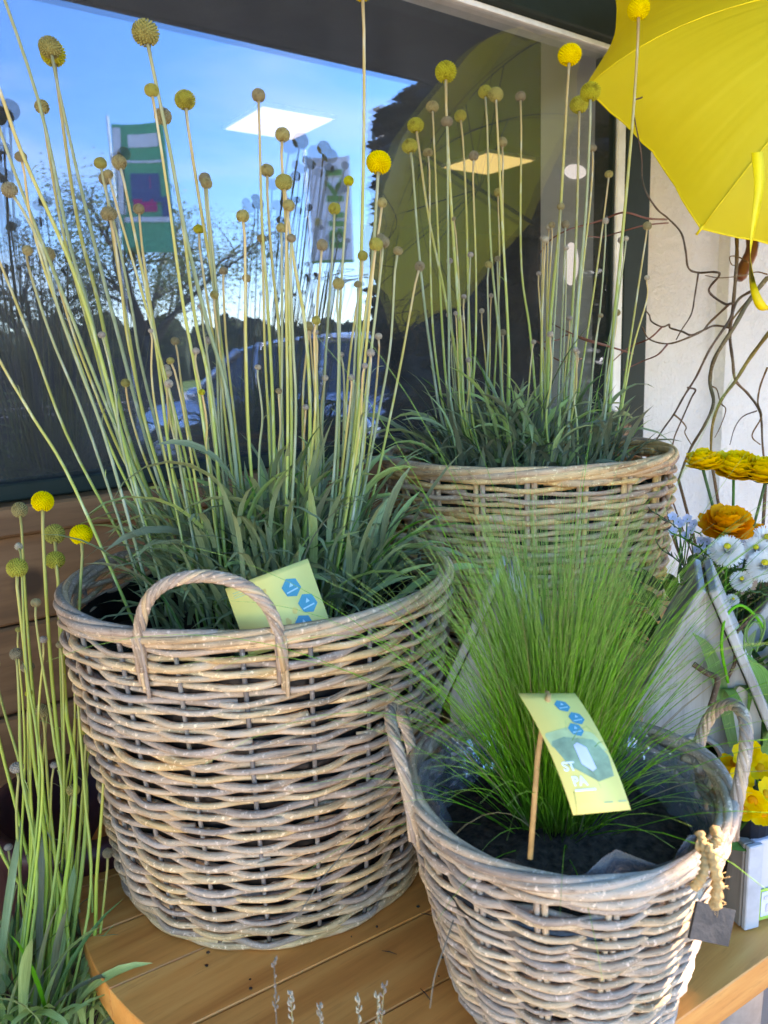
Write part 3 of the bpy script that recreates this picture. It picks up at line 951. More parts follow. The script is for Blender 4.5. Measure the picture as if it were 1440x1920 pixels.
STEMS2 = [
 ('G', 38, [(836, 150), (846, 400), (860, 600), (868, 760)]),
 ('T', 22, [(811, 209), (820, 400), (830, 620), (842, 760)]),
 ('T', 21, [(838, 237), (838, 400), (842, 620), (850, 770)]),
 ('G', 22, [(864, 226), (875, 400), (882, 620), (890, 770)]),
 ('G', 29, [(781, 247), (803, 400), (832, 540), (856, 680), (866, 800)]),
 ('G', 28, [(770, 286), (785, 450), (806, 640), (830, 800)]),
 ('T', 17, [(803, 293), (807, 450), (815, 640), (838, 800)]),
 ('G', 24, [(910, 182), (920, 450), (938, 640), (942, 800)]),
 ('G', 26, [(930, 188), (940, 400), (954, 640), (958, 800)]),
 ('T', 20, [(976, 189), (978, 480), (994, 620), (1003, 780)]),
 ('T', 18, [(942, 274), (945, 420), (952, 640), (950, 800)]),
 ('T', 18, [(888, 300), (892, 480), (890, 640), (885, 800)]),
 ('T', 15, [(934, 367), (936, 500), (930, 660), (925, 800)]),
 ('Y', 40, [(1067, 119), (1050, 400), (1032, 600), (1026, 790)]),
 ('G', 35, [(1107, 187), (1100, 400), (1080, 600), (1064, 800)]),
 ('G', 32, [(1086, 209), (1080, 450), (1069, 640), (1052, 810)]),
 ('Y', 38, [(1197, 33), (1186, 230), (1165, 480), (1150, 640), (1138, 830)]),
 ('T', 15, [(1111, 284), (1105, 400), (1089, 560), (1070, 780)]),
 ('T', 15, [(1141, 333), (1120, 500), (1099, 640), (1068, 830)]),
 ('T', 15, [(1213, 430), (1204, 500), (1182, 640), (1152, 800)]),
 ('P', 10, [(1213, 525), (1212, 560), (1188, 650), (1160, 800)]),
 ('P', 12, [(1164, 455), (1156, 540), (1138, 690), (1125, 810)]),
 ('T', 13, [(1035, 427), (1030, 560), (1020, 770)]),
 ('T', 15, [(1060, 427), (1053, 600), (1045, 800)]),
 ('P', 10, [(1010, 517), (1015, 620), (1022, 780)]),
 ('P', 12, [(843, 494), (848, 620), (860, 790)]),
 ('P', 11, [(882, 482), (878, 620), (880, 790)]),
 ('T', 14, [(916, 502), (914, 640), (910, 800)]),
 ('P', 9, [(841, 594), (843, 680), (850, 800)]),
 ('P', 9, [(921, 558), (920, 660), (915, 800)]),
 ('P', 9, [(1000, 645), (992, 720), (985, 810)]),
 ('P', 9, [(848, 640), (850, 720), (858, 800)]),
 ('P', 10, [(1080, 660), (1078, 740), (1070, 820)]),
]
for _k in range(20):
    _xb = _r.uniform(830, 1140); _l = (_xb-985)*_r.uniform(.05, .5); _y = _r.uniform(380, 680); _h = (800-_y)/420
    STEMS2.append((_r.choice('TPP'), _r.uniform(8, 14), [(_xb+_l*_h, _y), (_xb+_l*_h*.5+_r.uniform(-5, 5), _y+(800-_y)*.5), (_xb, 800)]))
def sg2(path, rg):
    off = (path[-1][0]-975)/FPX*1.2*.75
    b = np.array([B2[0], B2[1], 1.175])+np.array([CR[0], CR[1], 0])*off+np.array([FW[0], FW[1], 0])*rg.uniform(-.08, .08)
    return b, depth(b)+rg.uniform(-.04, .04)
craspedia('drumstick_plant', 'drumstick flowers with upright stems in the honey coloured basket', (B2[0], B2[1], 1.165), STEMS2, sg2, 260, (.16, .15, .35, .95), 8, extra=420)
STEMS3 = [
 ('T', 28, [(38, 967), (45, 1100), (62, 1300), (85, 1500), (110, 1700)]),
 ('Y', 38, [(80, 956), (88, 1100), (100, 1300), (118, 1500), (140, 1720)]),
 ('G', 36, [(103, 1015), (112, 1150), (122, 1330), (140, 1520)]),
 ('Y', 36, [(153, 1017), (150, 1150), (150, 1350), (158, 1560)]),
 ('G', 34, [(32, 1079), (42, 1200), (60, 1400), (90, 1650)]),
 ('G', 32, [(105, 1063), (112, 1200), (120, 1400), (130, 1600)]),
 ('P', 14, [(36, 1029), (40, 1090), (50, 1250), (75, 1500)]),
 ('T', 17, [(67, 1137), (78, 1230), (98, 1380), (112, 1560)]),
 ('T', 22, [(31, 1235), (34, 1320), (40, 1450), (70, 1680)]),
 ('T', 26, [(80, 1344), (88, 1450), (105, 1600), (128, 1800)]),
 ('P', 24, [(33, 1449), (30, 1520), (40, 1650), (60, 1850)]),
 ('T', 16, [(114, 1215), (118, 1330), (122, 1500), (128, 1700)]),
 ('T', 14, [(143, 1255), (150, 1340), (160, 1500), (165, 1700)]),
 ('P', 18, [(108, 1652), (98, 1730), (112, 1850)]),
 ('T', 18, [(214, 1790), (226, 1860), (232, 1960)]),
 ('P', 13, [(5, 1755), (8, 1850), (20, 1960)]),
 ('P', 10, [(155, 1515), (166, 1600), (170, 1760)]),
 ('T', 24, [(-12, 1255), (12, 1340), (44, 1460), (80, 1680)]),
 ('G', 34, [(-40, 1200), (0, 1400), (40, 1560), (85, 1750)]),
 ('G', 34, [(-60, 1430), (0, 1590), (60, 1690), (115, 1800)]),
 ('G', 30, [(196, 1430), (190, 1520), (180, 1640), (172, 1800)]),
 ('P', 10, [(120, 1560), (122, 1640), (125, 1800)]),
]
_r = random.Random(17)
for _k in range(16):
    _x = _r.uniform(-30, 205); _y = _r.uniform(1180, 1650); _l = 70+(_x-70)*.55
    STEMS3.append((_r.choice('TPGP'), _r.uniform(10, 24), [(_x, _y), (_x+(_l-_x)*.25+_r.uniform(-8, 8), _y+150), (_x+(_l-_x)*.6, _y+320)]))
B4 = atz(45, 2010, .66)
def sg3(path, rg):
    off = (path[-1][0]-100)/FPX*.9*.8
    b = np.array([B4[0], B4[1], .66])+np.array([CR[0], CR[1], 0])*off+np.array([FW[0], FW[1], 0])*rg.uniform(-.03, .05)
    return b, .90+rg.uniform(-.05, .05)
craspedia('drumstick_plant', 'drumstick flowers standing lower left of the table, heads level with the basket rim', (B4[0], B4[1], .65), STEMS3, sg3, 150, (.09, .16, .75, .9), 12, extra=160, smat='stem_green')
tub = thing('plant_tub', 'dark tub under the drumstick flowers lower left of the table', 'plant tub', (B4[0], B4[1], 0))
MB().lathe([(.001, 0), (.12, 0), (.15, .63), (.158, .63), (.158, .65), (.14, .65), (.138, .62), (.001, .62)], (B4[0], B4[1], 0), 36).build('tub', M['dark_pot'], tub)

# dark red pot in the shade behind
q = aty(150, 1350, 1.02)
pot = thing('tall_planter', 'dark burgundy planter standing in shade behind the lower left flowers', 'planter', (q[0], q[1], 0))
MB().lathe([(.001, 0), (.10, 0), (.13, .80), (.135, .80), (.135, .83), (.115, .83), (.11, .78), (.001, .78)], (q[0], q[1], 0), 36).build('planter_body', M['dark_pot'], pot)

# ------------------------------------------------------------------ feather grass
def feather_grass():
    base = np.array([B3[0]+.004, B3[1]+.012, .945])
    t = thing('feather_grass', 'fine bright green feather grass fanning out of the small basket', 'grass plant', base)
    rg = np.random.default_rng(33)
    mb = MB(); dry = MB()
    for i in range(2300):
        a = rg.uniform(0, 2*PI); rr = .034*math.sqrt(rg.uniform())
        p0 = base+[rr*math.cos(a), rr*math.sin(a), 0]
        az = a+rg.normal(0, .55)
        sp = abs(rg.normal(0, .15 if i % 5 else .50))*(.35+.65*rr/.034)          # lean from vertical
        sp = min(sp, 1.15)
        L = rg.uniform(.15, .335)*(1.0 if sp < .6 else .85)
        bend = rg.uniform(.03, .5)+sp*.6
        n = 9
        P = [p0]; p = p0.copy()
        for k in range(n-1):
            s = k/(n-2)
            th = min(sp+bend*s**1.8, 2.3)
            d = np.array([math.sin(th)*math.cos(az), math.sin(th)*math.sin(az), math.cos(th)])
            p = p+d*L/(n-1); P.append(p)
        r0 = rg.uniform(.00038, .00075)
        (dry if i % 17 == 0 else mb).tube(P, r0*np.linspace(1.05, .22, n), 3, False, True)
    o = mb.build('blades', M['grass'], t)
    o['kind'] = 'stuff'
    o = dry.build('dry_blades', M['leaf_dry'], t)
    o['kind'] = 'stuff'
    mb = MB()
    for i in range(46):                                        # hair-fine long tips and drooping blades
        a = rg.uniform(0, 2*PI)
        p = base+[.02*math.cos(a), .02*math.sin(a), .02]; P = [p]
        sp = rg.uniform(.05, .7); L = rg.uniform(.34, .52); bend = rg.uniform(.3, 1.5)
        for k in range(13):
            s = k/12
            th = sp+bend*s**1.6
            p = p+np.array([math.sin(th)*math.cos(a), math.sin(th)*math.sin(a), math.cos(th)])*L/13; P.append(p)
        mb.tube(P, .00055*np.linspace(1., .3, 14), 3, False, True)
    o = mb.build('long_blades', M['grass'], t)
    o['kind'] = 'stuff'
feather_grass()
# clear plastic film inside the small basket
def film():
    rg = np.random.default_rng(4)
    V = []; F = []; n = 60; m = 8
    for i in range(m):
        f = i/(m-1)
        for j in range(n):
            a = 2*PI*j/n
            r = .098+.032*f+.006*math.sin(a*9+f*5)*f+.004*math.sin(a*17+2*f)+rg.normal(0, .0012)
            z = .925+.080*f+.010*f*math.sin(a*3+1)+.006*f*math.sin(a*11)
            V.append((B3[0]+r*math.cos(a), B3[1]+r*math.sin(a), z))
    for i in range(m-1):
        for j in range(n): F.append([i*n+j, i*n+(j+1) % n, (i+1)*n+(j+1) % n, (i+1)*n+j])
    o = MB().add(V, F).build('plastic_film', M['film'])
    tag(o, 'crinkled clear plastic film lining the small front basket', 'liner')
film()

# ------------------------------------------------------------------ cards and tags
def text_obj(txt, size, mat, parent, M4, name='lettering', ext=.0003, mirror=False, bold=.0):
    cu = bpy.data.curves.new('lettering', 'FONT')
    cu.body = txt; cu.size = size; cu.extrude = ext; cu.align_x = 'LEFT'; cu.offset = bold
    tmp = bpy.data.objects.new('tmp', cu)
    SC.collection.objects.link(tmp)
    bpy.context.view_layer.update()
    me = bpy.data.meshes.new_from_object(tmp)
    bpy.data.objects.remove(tmp); bpy.data.curves.remove(cu)
    v = np.empty(len(me.vertices)*3, np.float32); me.vertices.foreach_get('co', v)
    v = v.reshape(-1, 3)
    w = np.array([M4(p) for p in v])
    o = bpy.data.objects.new(name, me)
    base = BASE[parent]
    me.vertices.foreach_set('co', (w-base).astype(np.float32).ravel())
    if mirror: me.flip_normals()
    me.materials.clear(); me.materials.append(mat); me.update()
    return finish(o, parent, base)
def card(name, label, corners, curve, prints):
    """corners TL,TR,BR,BL in 3D; curve = sag along the normal; prints(u,v)->3D"""
    TL, TR, BR, BL = [np.asarray(c, float) for c in corners]
    nrm = np.cross(TR-TL, BL-TL); nrm /= np.linalg.norm(nrm)
    if nrm@(CAM-TL) < 0: nrm = -nrm
    def S(u, v, h=0.):
        p = (TL*(1-u)+TR*u)*(1-v)+(BL*(1-u)+BR*u)*v
        return p+nrm*(h-curve*4*v*(1-v))
    t = thing(name, label, 'label card', (TL+TR+BR+BL)/4)
    n = 14; V = []; F = []
    for h in (0, -.0007):
        for i in range(n):
            V += [S(0, i/(n-1), h), S(1, i/(n-1), h)]
    for i in range(n-1):
        a = 2*i; b = 2*n+2*i
        F += [[a, a+1, a+3, a+2], [b, b+2, b+3, b+1], [a, a+2, b+2, b], [a+1, b+1, b+3, a+3]]
    F += [[0, 2*n, 2*n+1, 1], [2*n-2, 2*n-1, 4*n-1, 4*n-2]]
    MB().add(V, F).build('card', M['card'], t, True)
    asp = np.linalg.norm(TR-TL)/np.linalg.norm(BL-TL)
    def poly(pts, mat, h, nm):
        if curve:                                     # follow the bend of the card: rows across the convex outline
            vs = np.linspace(min(p[1] for p in pts), max(p[1] for p in pts), 12)
            V = []
            for v in np.clip(vs, vs[0]+1e-4, vs[-1]-1e-4):
                us = [a[0]+(b[0]-a[0])*(v-a[1])/(b[1]-a[1]) for a, b in zip(pts, list(pts[1:])+[pts[0]]) if (a[1]-v)*(b[1]-v) < 0]
                V += [S(min(us), v, h), S(max(us), v, h)]
            return MB().add(V, [[2*i, 2*i+1, 2*i+3, 2*i+2] for i in range(11)]).build(nm, mat, t, False)
        P = [S(u, v, h) for u, v in pts]
        c = np.mean(P, axis=0)
        return MB().add([c]+P, [[0, 1+i, 1+(i+1) % len(P)] for i in range(len(P))]).build(nm, mat, t, False)
    prints(t, S, poly, asp)
    return t
def hexa(u, v, r, asp, rot=0): return [(u+r/asp*math.cos(rot+k*PI/3), v+r*math.sin(rot+k*PI/3)) for k in range(6)]
def hex_icon(poly, u, v, r, asp, rot):
    poly(hexa(u, v, r, asp, rot), M['teal'], .0004, 'hexagon_print')
    c, s = math.cos(rot-.5), math.sin(rot-.5)
    poly([(u-r*.62/asp, v+r*.36), (u+r*.62/asp, v+r*.16), (u+r*.62/asp, v+r*.30), (u-r*.62/asp, v+r*.50)], M['teal_light'], .0007, 'caption_print')
    poly([(u+r*.05/asp, v-r*.52), (u+r*.26/asp, v-r*.12), (u-r*.20/asp, v-r*.05)], M['teal_light'], .0007, 'symbol_print')
def prints1(t, S, poly, asp):
    for (u, v, r) in ((.71, .29, .135), (.83, .55, .135), (.71, .80, .135)): hex_icon(poly, u, v, r, asp, .25)
    rg = random.Random(3)
    for (u, v) in ((.40, .22), (.42, .42), (.66, .60), (.55, .70), (.16, .80), (.09, .92)):
        poly([(u+.045*math.cos(k)/asp*rg.uniform(.6, 1.1), v+.05*math.sin(k)*rg.uniform(.6, 1.1)) for k in np.arange(9)*2*PI/9], M['orange_print'], .0003, 'flower_print')
    for k in range(3): poly([(.06, .10+.035*k), (.30-.04*k, .10+.035*k), (.30-.04*k, .112+.035*k), (.06, .112+.035*k)], M['sage_pale'], .0004, 'caption_print')
    for (u, v) in ((.55, .76), (.63, .68)):
        poly([(u, v), (u+.008, v), (u+.03, .98), (u+.02, .98)], M['sage_pale'], .00035, 'stalk_print')
d = .80
card('plant_label', 'yellow label card with blue hexagons tucked behind the big basket handle',
     [at(422, 1104, .755), at(577, 1047, .775), at(625, 1185, .755), at(468, 1232, .735)], 0, prints1)
def prints2(t, S, poly, asp):
    for (u, v, r) in ((.62, .14, .062), (.74, .265, .062), (.62, .37, .062)): hex_icon(poly, u, v, r, asp, 1.3)
    def nb(u, v, r, n=7, s=1): return [(u+r/asp*math.cos(k*2*PI/n+s), v+r*math.sin(k*2*PI/n+s)) for k in range(n)]
    poly([(.03, .40), (.45, .35), (.88, .40), (.98, .56), (.6, .60), (.08, .52)], M['sage_pale'], .00025, 'grass_picture')
    poly([(.06, .47), (.35, .43), (.82, .46), (.96, .60), (.90, .785), (.62, .79), (.22, .66)], M['sage'], .0004, 'grass_picture')
    poly([(.44, .50), (.52, .485), (.64, .525), (.66, .70), (.58, .715), (.44, .655)], M['lilac'], .0009, 'price_sticker')
    poly([(.16, .835), (.52, .835), (.52, .850), (.16, .850)], M['white_print'], .0006, 'caption_print')
    for u in (.58, .82): poly([(u, .935), (u+.15, .935), (u+.15, .942), (u, .942)], M['sage'], .0006, 'caption_print')
    w = 1/asp
    for txt, u0, v0 in (('ST', .10, .70), ('PA', .17, .81)):
        text_obj(txt, .135, M['white_print'], t, lambda p, u0=u0, v0=v0: S(u0+p[0]/asp*.72, v0-p[1]*.72, .0007), 'lettering', 0, False, .004)
c2 = card('plant_label', 'yellow label card reading ST PA, pegged in front of the feather grass',
     [at(972, 1300, .600), at(1078, 1300, .606), at(1183, 1518, .545), at(1075, 1528, .540)], -.008, prints2)
pg = thing('label_stick', 'thin wooden stick with a small peg holding the label in the front basket', 'stick', at(998, 1590, .595))
MB().tube([at(994, 1610, .60), at(1008, 1420, .604), at(1022, 1325, .607), at(1026, 1296, .606)], [.0022, .0022, .002, .0018], 8).build('stick', M['stick'], pg)
MB().tube([at(1025, 1327, .598), at(1027, 1313, .596), at(1029, 1301, .599)], [.0009, .0024, .0018], 8).build('peg', M['stick'], pg)

# slate tag and twine on the small basket
tg = thing('slate_tag', 'dark slate tag hanging by jute twine from the small basket', 'tag', at(1338, 1735, .60))
C4 = [at(1308, 1690, .605), at(1380, 1707, .61), at(1366, 1775, .60), at(1293, 1760, .595)]
n4 = np.cross(C4[1]-C4[0], C4[3]-C4[0]); n4 /= np.linalg.norm(n4)
V = C4+[c+n4*.003*(1 if n4@FW > 0 else -1) for c in C4]
MB().add(V, [[0, 1, 2, 3], [7, 6, 5, 4], [0, 4, 5, 1], [1, 5, 6, 2], [2, 6, 7, 3], [3, 7, 4, 0]]).build('slate', M['slate'], tg, False)
def tw(P, r, nm='twine', n=30):
    S = spline([at(*p) for p in P], n)
    rr = r*(1+.25*np.sin(np.arange(n)*2.1))
    MB().tube(S, rr, 6).build(nm, M['jute'], tg)
tw([(1312, 1560, .575), (1322, 1600, .565), (1318, 1640, .56), (1300, 1665, .565)], .0035)
tw([(1308, 1585, .57), (1330, 1592, .563), (1338, 1620, .56), (1345, 1660, .56), (1340, 1703, .563)], .0042)
tw([(1322, 1590, .57), (1345, 1575, .566), (1340, 1555, .58)], .0036)
rg = random.Random(5)
mb = MB()
for k in range(26):
    y = rg.uniform(1640, 1706); x = 1343+rg.uniform(-6, 6)
    mb.tube([at(x, y, .561), at(x+rg.uniform(-14, 24), y+rg.uniform(-10, 16), .558+rg.uniform(-.006, .008))], .00025, 3)
mb.build('fibres', M['jute'], tg)

def crumbs():
    rg = np.random.default_rng(91); mb = MB()
    for c, r in ((B1, .19), (B3, .105)):
        for k in range(24):
            a = rg.uniform(0, 2*PI); rr = r+abs(rg.normal(0, .035))
            p = np.array([c[0]+rr*math.cos(a), c[1]+rr*math.sin(a), TZ+.0015])
            if p[1] < .37 or p[0] < .24: continue
            mb.sphere(p, np.array([.0016, .0012, .0009])*rg.uniform(.5, 1.5), 5, 4, rotz(rg.uniform(0, 6)))
    for k in range(10):
        a = rg.uniform(0, 2*PI); p = np.array([.43+rg.normal(0, .12), .52+rg.normal(0, .05), TZ+.0015])
        d = np.array([math.cos(a), math.sin(a), 0])*rg.uniform(.006, .02)
        mb.tube([p, p+d*.5+[0, 0, .001], p+d], [.0004, .0007, .0003], 4)
    tag(mb.build('soil_crumbs', M['soil']), 'soil crumbs and plant litter scattered on the table round the baskets', 'litter', kind='stuff')
crumbs()

# ------------------------------------------------------------------ umbrella
def umbrella():
    A = at(1682.6, -20.3, 1.324); L = .66
    n = np.array([-.35227, -.73854, .57486]); H = A-n*L
    e1 = np.cross(n, [0, 0, 1]); e1 /= np.linalg.norm(e1); e2 = np.cross(n, e1)
    r, h, ph = .480, .2222, 6.22799
    t = thing('yellow_umbrella', 'open yellow umbrella hanging by the white wall at the upper right', 'umbrella', H)
    K = 1.25
    def dome(s, a, sag):
        rr = r*math.sin(s*K)/math.sin(K)
        dz = h*(1-math.cos(s*K))/(1-math.cos(K))
        # between ribs the edge is drawn in and the cloth is flatter
        m = (a-ph) % (PI/4); m = m/(PI/4); b = math.sin(PI*m)
        rr *= 1-.085*b*s**2.2*sag-.045*b*s*sag
        return A-n*(dz-.012*b*math.sin(PI*s)*0)+rr*(math.cos(a)*e1+math.sin(a)*e2)
    for p in range(8):
        V = []; F = []; UV = []; nu, nv = 13, 17
        for i in range(nv):
            for j in range(nu):
                a = ph+(p+j/(nu-1))*PI/4
                s = .004+(1-.004)*i/(nv-1)
                q = dome(s, a, 1)
                wr = .0022*math.sin(j*2.3+p)*math.sin(PI*j/(nu-1))*s
                V.append(q+n*wr); UV.append((j/(nu-1), i/(nv-1)))
        for i in range(nv-1):
            for j in range(nu-1): F.append([i*nu+j, i*nu+j+1, (i+1)*nu+j+1, (i+1)*nu+j])
        pan = MB().add(V, F, UV).build('canopy_panel', M['umbrella'], t)
        edge = [V[(nv-1)*nu+j] for j in range(nu)]
        MB().tube(edge, .0016, 5).build('hem', M['umbrella_strap'], pan)
        a = ph+p*PI/4
        rib = [dome(s, a, 0)-n*.004 for s in np.linspace(.03, .97, 14)]
        MB().tube(rib, .0018, 5).build('rib', M['black_metal'], t)
        MB().tube([A-n*.30*L, dome(.52, a, 0)-n*.005], .0016, 5).build('stretcher', M['black_metal'], t)
        seam = [dome(s, a, 0)+n*.0008 for s in np.linspace(.03, 1., 14)]
        MB().tube(seam, .0012, 5).build('seam', M['umbrella_strap'], t)
        tip = dome(1, a, 0); d = dome(1, a, 0)-dome(.95, a, 0); d /= np.linalg.norm(d)
        MB().tube([tip-d*.006, tip+d*.012], [.003, .0022], 7).build('rib_tip', M['umbrella_strap'], t)
    MB().tube([A+n*.05, A-n*.02, A-n*.44], [.004, .005, .005], 8).build('shaft', M['black_metal'], t)
    MB().tube(spline([A-n*.42, A-n*.48, at(1412, 455, 1.74), at(1396, 500, 1.75), at(1385, 525, 1.75)], 16), [.009]*3+[.012]*4+[.014]*8+[.008], 12).build('handle', M['brown_wood'], t)
    # closing strap
    P = [at(1420, 285, 1.215), at(1424, 345, 1.205), at(1417, 400, 1.20), at(1408, 460, 1.20), at(1408, 510, 1.20), at(1418, 555, 1.205), at(1436, 580, 1.215), at(1470, 575, 1.23)]
    S = spline(P, 26); V = []; F = []
    for i, p in enumerate(S):
        w = .0085
        sd = CR*math.cos(i*.12-.3)+FW*math.sin(i*.12-.3)
        V += [p-sd*w, p+sd*w, p+sd*w+FW*.0012, p-sd*w+FW*.0012]
    for i in range(len(S)-1):
        for k in range(4): F.append([i*4+k, i*4+(k+1) % 4, i*4+4+(k+1) % 4, i*4+4+k])
    MB().add(V, F).build('strap', M['umbrella_strap'], t)
umbrella()

# ------------------------------------------------------------------ twisted willow twigs
def twigs():
    t = thing('corkscrew_willow', 'bunch of twisted willow twigs in front of the white wall', 'branches', at(1420, 930, 1.35))
    z = lambda x, y: (1200+x/4.57, 440+y/4.57)
    L = [
     ('twig_olive', .0042, 1.40, [(1090, 370), (940, 560), (800, 800), (640, 1060), (600, 1260), (630, 1440), (560, 1620), (430, 1840), (330, 2100)]),
     ('twig_olive', .0036, 1.36, [(1120, 820), (940, 1060), (820, 1250), (690, 1430), (620, 1640), (605, 1900)]),
     ('twig', .0034, 1.42, [(830, 20), (830, 200), (815, 420), (790, 680), (770, 860), (795, 1080), (820, 1250), (930, 1370), (1030, 1530), (1050, 1800), (1080, 2100)]),
     ('twig', .0026, 1.38, [(960, 480), (840, 560), (760, 740), (600, 980), (480, 1220), (380, 1380), (290, 1540), (190, 1680), (60, 1890)]),
     ('twig', .0022, 1.36, [(790, 590), (720, 590), (590, 480), (680, 350), (640, 320), (500, 325), (415, 285), (390, 130), (350, -20), (240, -140), (150, -215), (60, -350), (20, -480), (10, -700), (-60, -1100), (20, -1180)]),
     ('twig', .0022, 1.37, [(790, 800), (640, 780), (540, 820), (440, 860), (360, 830), (260, 800), (250, 770), (190, 790), (100, 745), (80, 690), (40, 640)]),
     ('twig_red', .0017, 1.34, [(190, 790), (80, 890), (-100, 970), (-250, 1100)]),
     ('twig', .0022, 1.37, [(770, 590), (600, 750), (540, 820), (420, 880), (240, 935), (80, 895), (20, 790)]),
     ('twig_red', .0016, 1.33, [(240, 935), (150, 1030), (20, 1085), (-140, 1160)]),
     ('twig', .0016, 1.38, [(500, 330), (470, 520), (440, 680), (360, 810), (310, 900)]),
     ('twig', .0018, 1.36, [(410, 1310), (475, 1330), (440, 1400), (370, 1560), (300, 1720), (260, 1840), (140, 1900)]),
     ('twig', .0016, 1.35, [(290, 1540), (350, 1590), (395, 1650), (385, 1700), (440, 1800)]),
     ('twig_red', .0018, 1.30, [(230, -130), (60, -140), (-140, -190), (-340, -120), (-520, -70), (-620, -40), (-760, 40), (-860, 160)]),
     ('twig_red', .0016, 1.31, [(240, -100), (40, -80), (-180, -20), (-330, 20), (-460, 10)]),
     ('twig_red', .0017, 1.29, [(-60, 1020), (-260, 960), (-420, 920), (-620, 860), (-700, 900), (-820, 920)]),
     ('twig_red', .0015, 1.29, [(-240, 960), (-440, 900), (-600, 840), (-760, 760)]),
     ('twig_red', .0014, 1.30, [(-500, 1060), (-640, 1090), (-760, 1040), (-860, 930), (-960, 880)]),
     ('twig', .0018, 1.36, [(1090, 1140), (1030, 1300), (1010, 1440), (1040, 1560), (960, 1720), (1030, 1800)]),
     ('twig', .0014, 1.40, [(1090, 340), (1000, 320), (880, 350), (690, 370), (560, 350)]),
     ('twig', .0013, 1.39, [(930, 240), (840, 190), (770, 190), (790, 260), (850, 250)]),
     ('twig', .0013, 1.38, [(620, 1300), (660, 1330), (690, 1440), (735, 1500), (690, 1640), (640, 1740)]),
     ('twig', .0012, 1.37, [(1000, 1510), (880, 1560), (810, 1660), (770, 1800)]),
     ('twig_olive', .0030, 1.45, [(1130, 330), (1000, 480), (860, 640), (740, 800)]),
    ]
    for mat, r, d, P in L:
        n = len(P)
        Q = []
        for i, (x, y) in enumerate(P):
            px, py = z(x, y)
            Q.append(at(px, py, d+.03*math.sin(i*1.7+d*50)))
        S = spline(Q, max(20, n*6))
        rr = r*np.linspace(1, .55, len(S))*(1+.08*np.sin(np.arange(len(S))*1.3))
        MB().tube(S, rr, 6).build('twig', M[mat], t)
    v = at(1405, 1010, 1.38)
    MB().lathe([(.001, 0), (.07, 0), (.085, 1.0), (.09, 1.0), (.09, 1.03), (.083, 1.03), (.08, .95), (.001, .95)], (v[0], v[1], 0), 32).build('vase', M['zinc'], t)
    for (x, y, d, r) in ((1272, 899, 1.40, .003), (1332, 855, 1.36, .003), (1436, 899, 1.42, .003), (1213, 853, 1.38, .0022), (1230, 855, 1.36, .0015)):
        p = at(x, y, d); q = np.array([v[0]+rng.normal(0, .03), v[1]+rng.normal(0, .03), .90])
        MB().tube(spline([p, (p+q)/2+[0, 0, -.06], q], 14), r, 6).build('twig', M['twig'], t)
twigs()

# ------------------------------------------------------------------ bird houses, crate
def birdhouse(label, apex, yaw, w=.115, h=.36, dp=.09, eave=.20, group='whitewashed bird houses'):
    """front faces -Y before turning by yaw"""
    a = np.asarray(apex, float)
    base = np.array([a[0], a[1], TZ+.002])
    h = a[2]-base[2]-.012
    t = thing('bird_house', label, 'bird house', base, group)
    Rm = rotz(yaw)
    ex, ey = Rm[:, 0], Rm[:, 1]
    up = np.array([0, 0, 1.])
    rise = h-eave; gab = [(-w/2, 0), (w/2, 0), (w/2, eave), (0, h), (-w/2, eave)]
    th = .010
    # front board with an arched opening: two halves and mullion
    o = base-ey*dp/2
    ow, ob, ot = .020, h*.20, h*.46
    arc = [(ow*math.cos(q), ot+ow*1.1*math.sin(q)) for q in np.linspace(0, PI, 9)]
    right = [(0, 0), (w/2, 0), (w/2, eave), (0, h), (0, arc[4][1])]+[arc[3], arc[2], arc[1], arc[0], (ow, ob), (0, ob)]
    left = [(-x, y) for x, y in right][::-1]
    MB().extrude(right, ey, th, o, ex, up).build('front_board', M['grey_wood'], t, False)
    MB().extrude(left, ey, th, o, ex, up).build('front_board', M['grey_wood'], t, False)
    MB().extrude([(-.003, ob), (.003, ob), (.003, arc[4][1]-.001), (-.003, arc[4][1]-.001)], ey, th*.8, o+ey*.001, ex, up).build('mullion', M['grey_wood'], t, False)
    fr = [(ow*1.25*math.cos(q), ot+ow*1.35*math.sin(q)) for q in np.linspace(0, PI, 9)]
    P = [o-ey*.003+ex*x+up*y for x, y in [(ow*1.25, ob)]+fr+[(-ow*1.25, ob), ]]
    MB().tube(P+[P[0]], .003, 6).build('window_trim', M['grey_wood'], t, False)
    MB().extrude(gab, ey, th, base+ey*(dp/2-th), ex, up).build('back_board', M['grey_wood_dark'], t, False)
    for s in (-1, 1):
        MB().box(base+ex*s*(w/2-th/2)+up*eave/2, (th, dp-2*th-.001, eave-.006), Rm).build('side_board', M['grey_wood_dark'], t, False)
        sl = np.array([s*w/2, -rise]); ln = np.hypot(*sl); sl /= ln
        d3 = ex*sl[0]+up*sl[1]; nn = ex*s*(-sl[1])*1.0+up*abs(sl[0])
        nn = np.cross(ey, d3); nn /= np.linalg.norm(nn)
        if nn[2] < 0: nn = -nn
        c = base+up*(h+.004)+d3*(ln/2+.014)+nn*.0055
        Mx = np.array([d3, ey, nn]).T
        MB().box(c, (ln+.028, dp+.035, .009), Mx, .0015).build('roof_board', M['grey_wood'], t, False)
    return t
yw = -YAW+rad(12)
birdhouse('whitewashed wooden bird house half hidden behind the feather grass', at(945, 1060, .90), -YAW-.25, w=.12, eave=.215)
birdhouse('whitewashed wooden bird house with an arched window right of the feather grass', at(1322, 1066, .84), -YAW-.35, w=.118, eave=.215)
birdhouse('whitewashed bird house cut by the right edge below the daisies', at(1470, 1075, .95), -YAW-.45, w=.12, eave=.20)
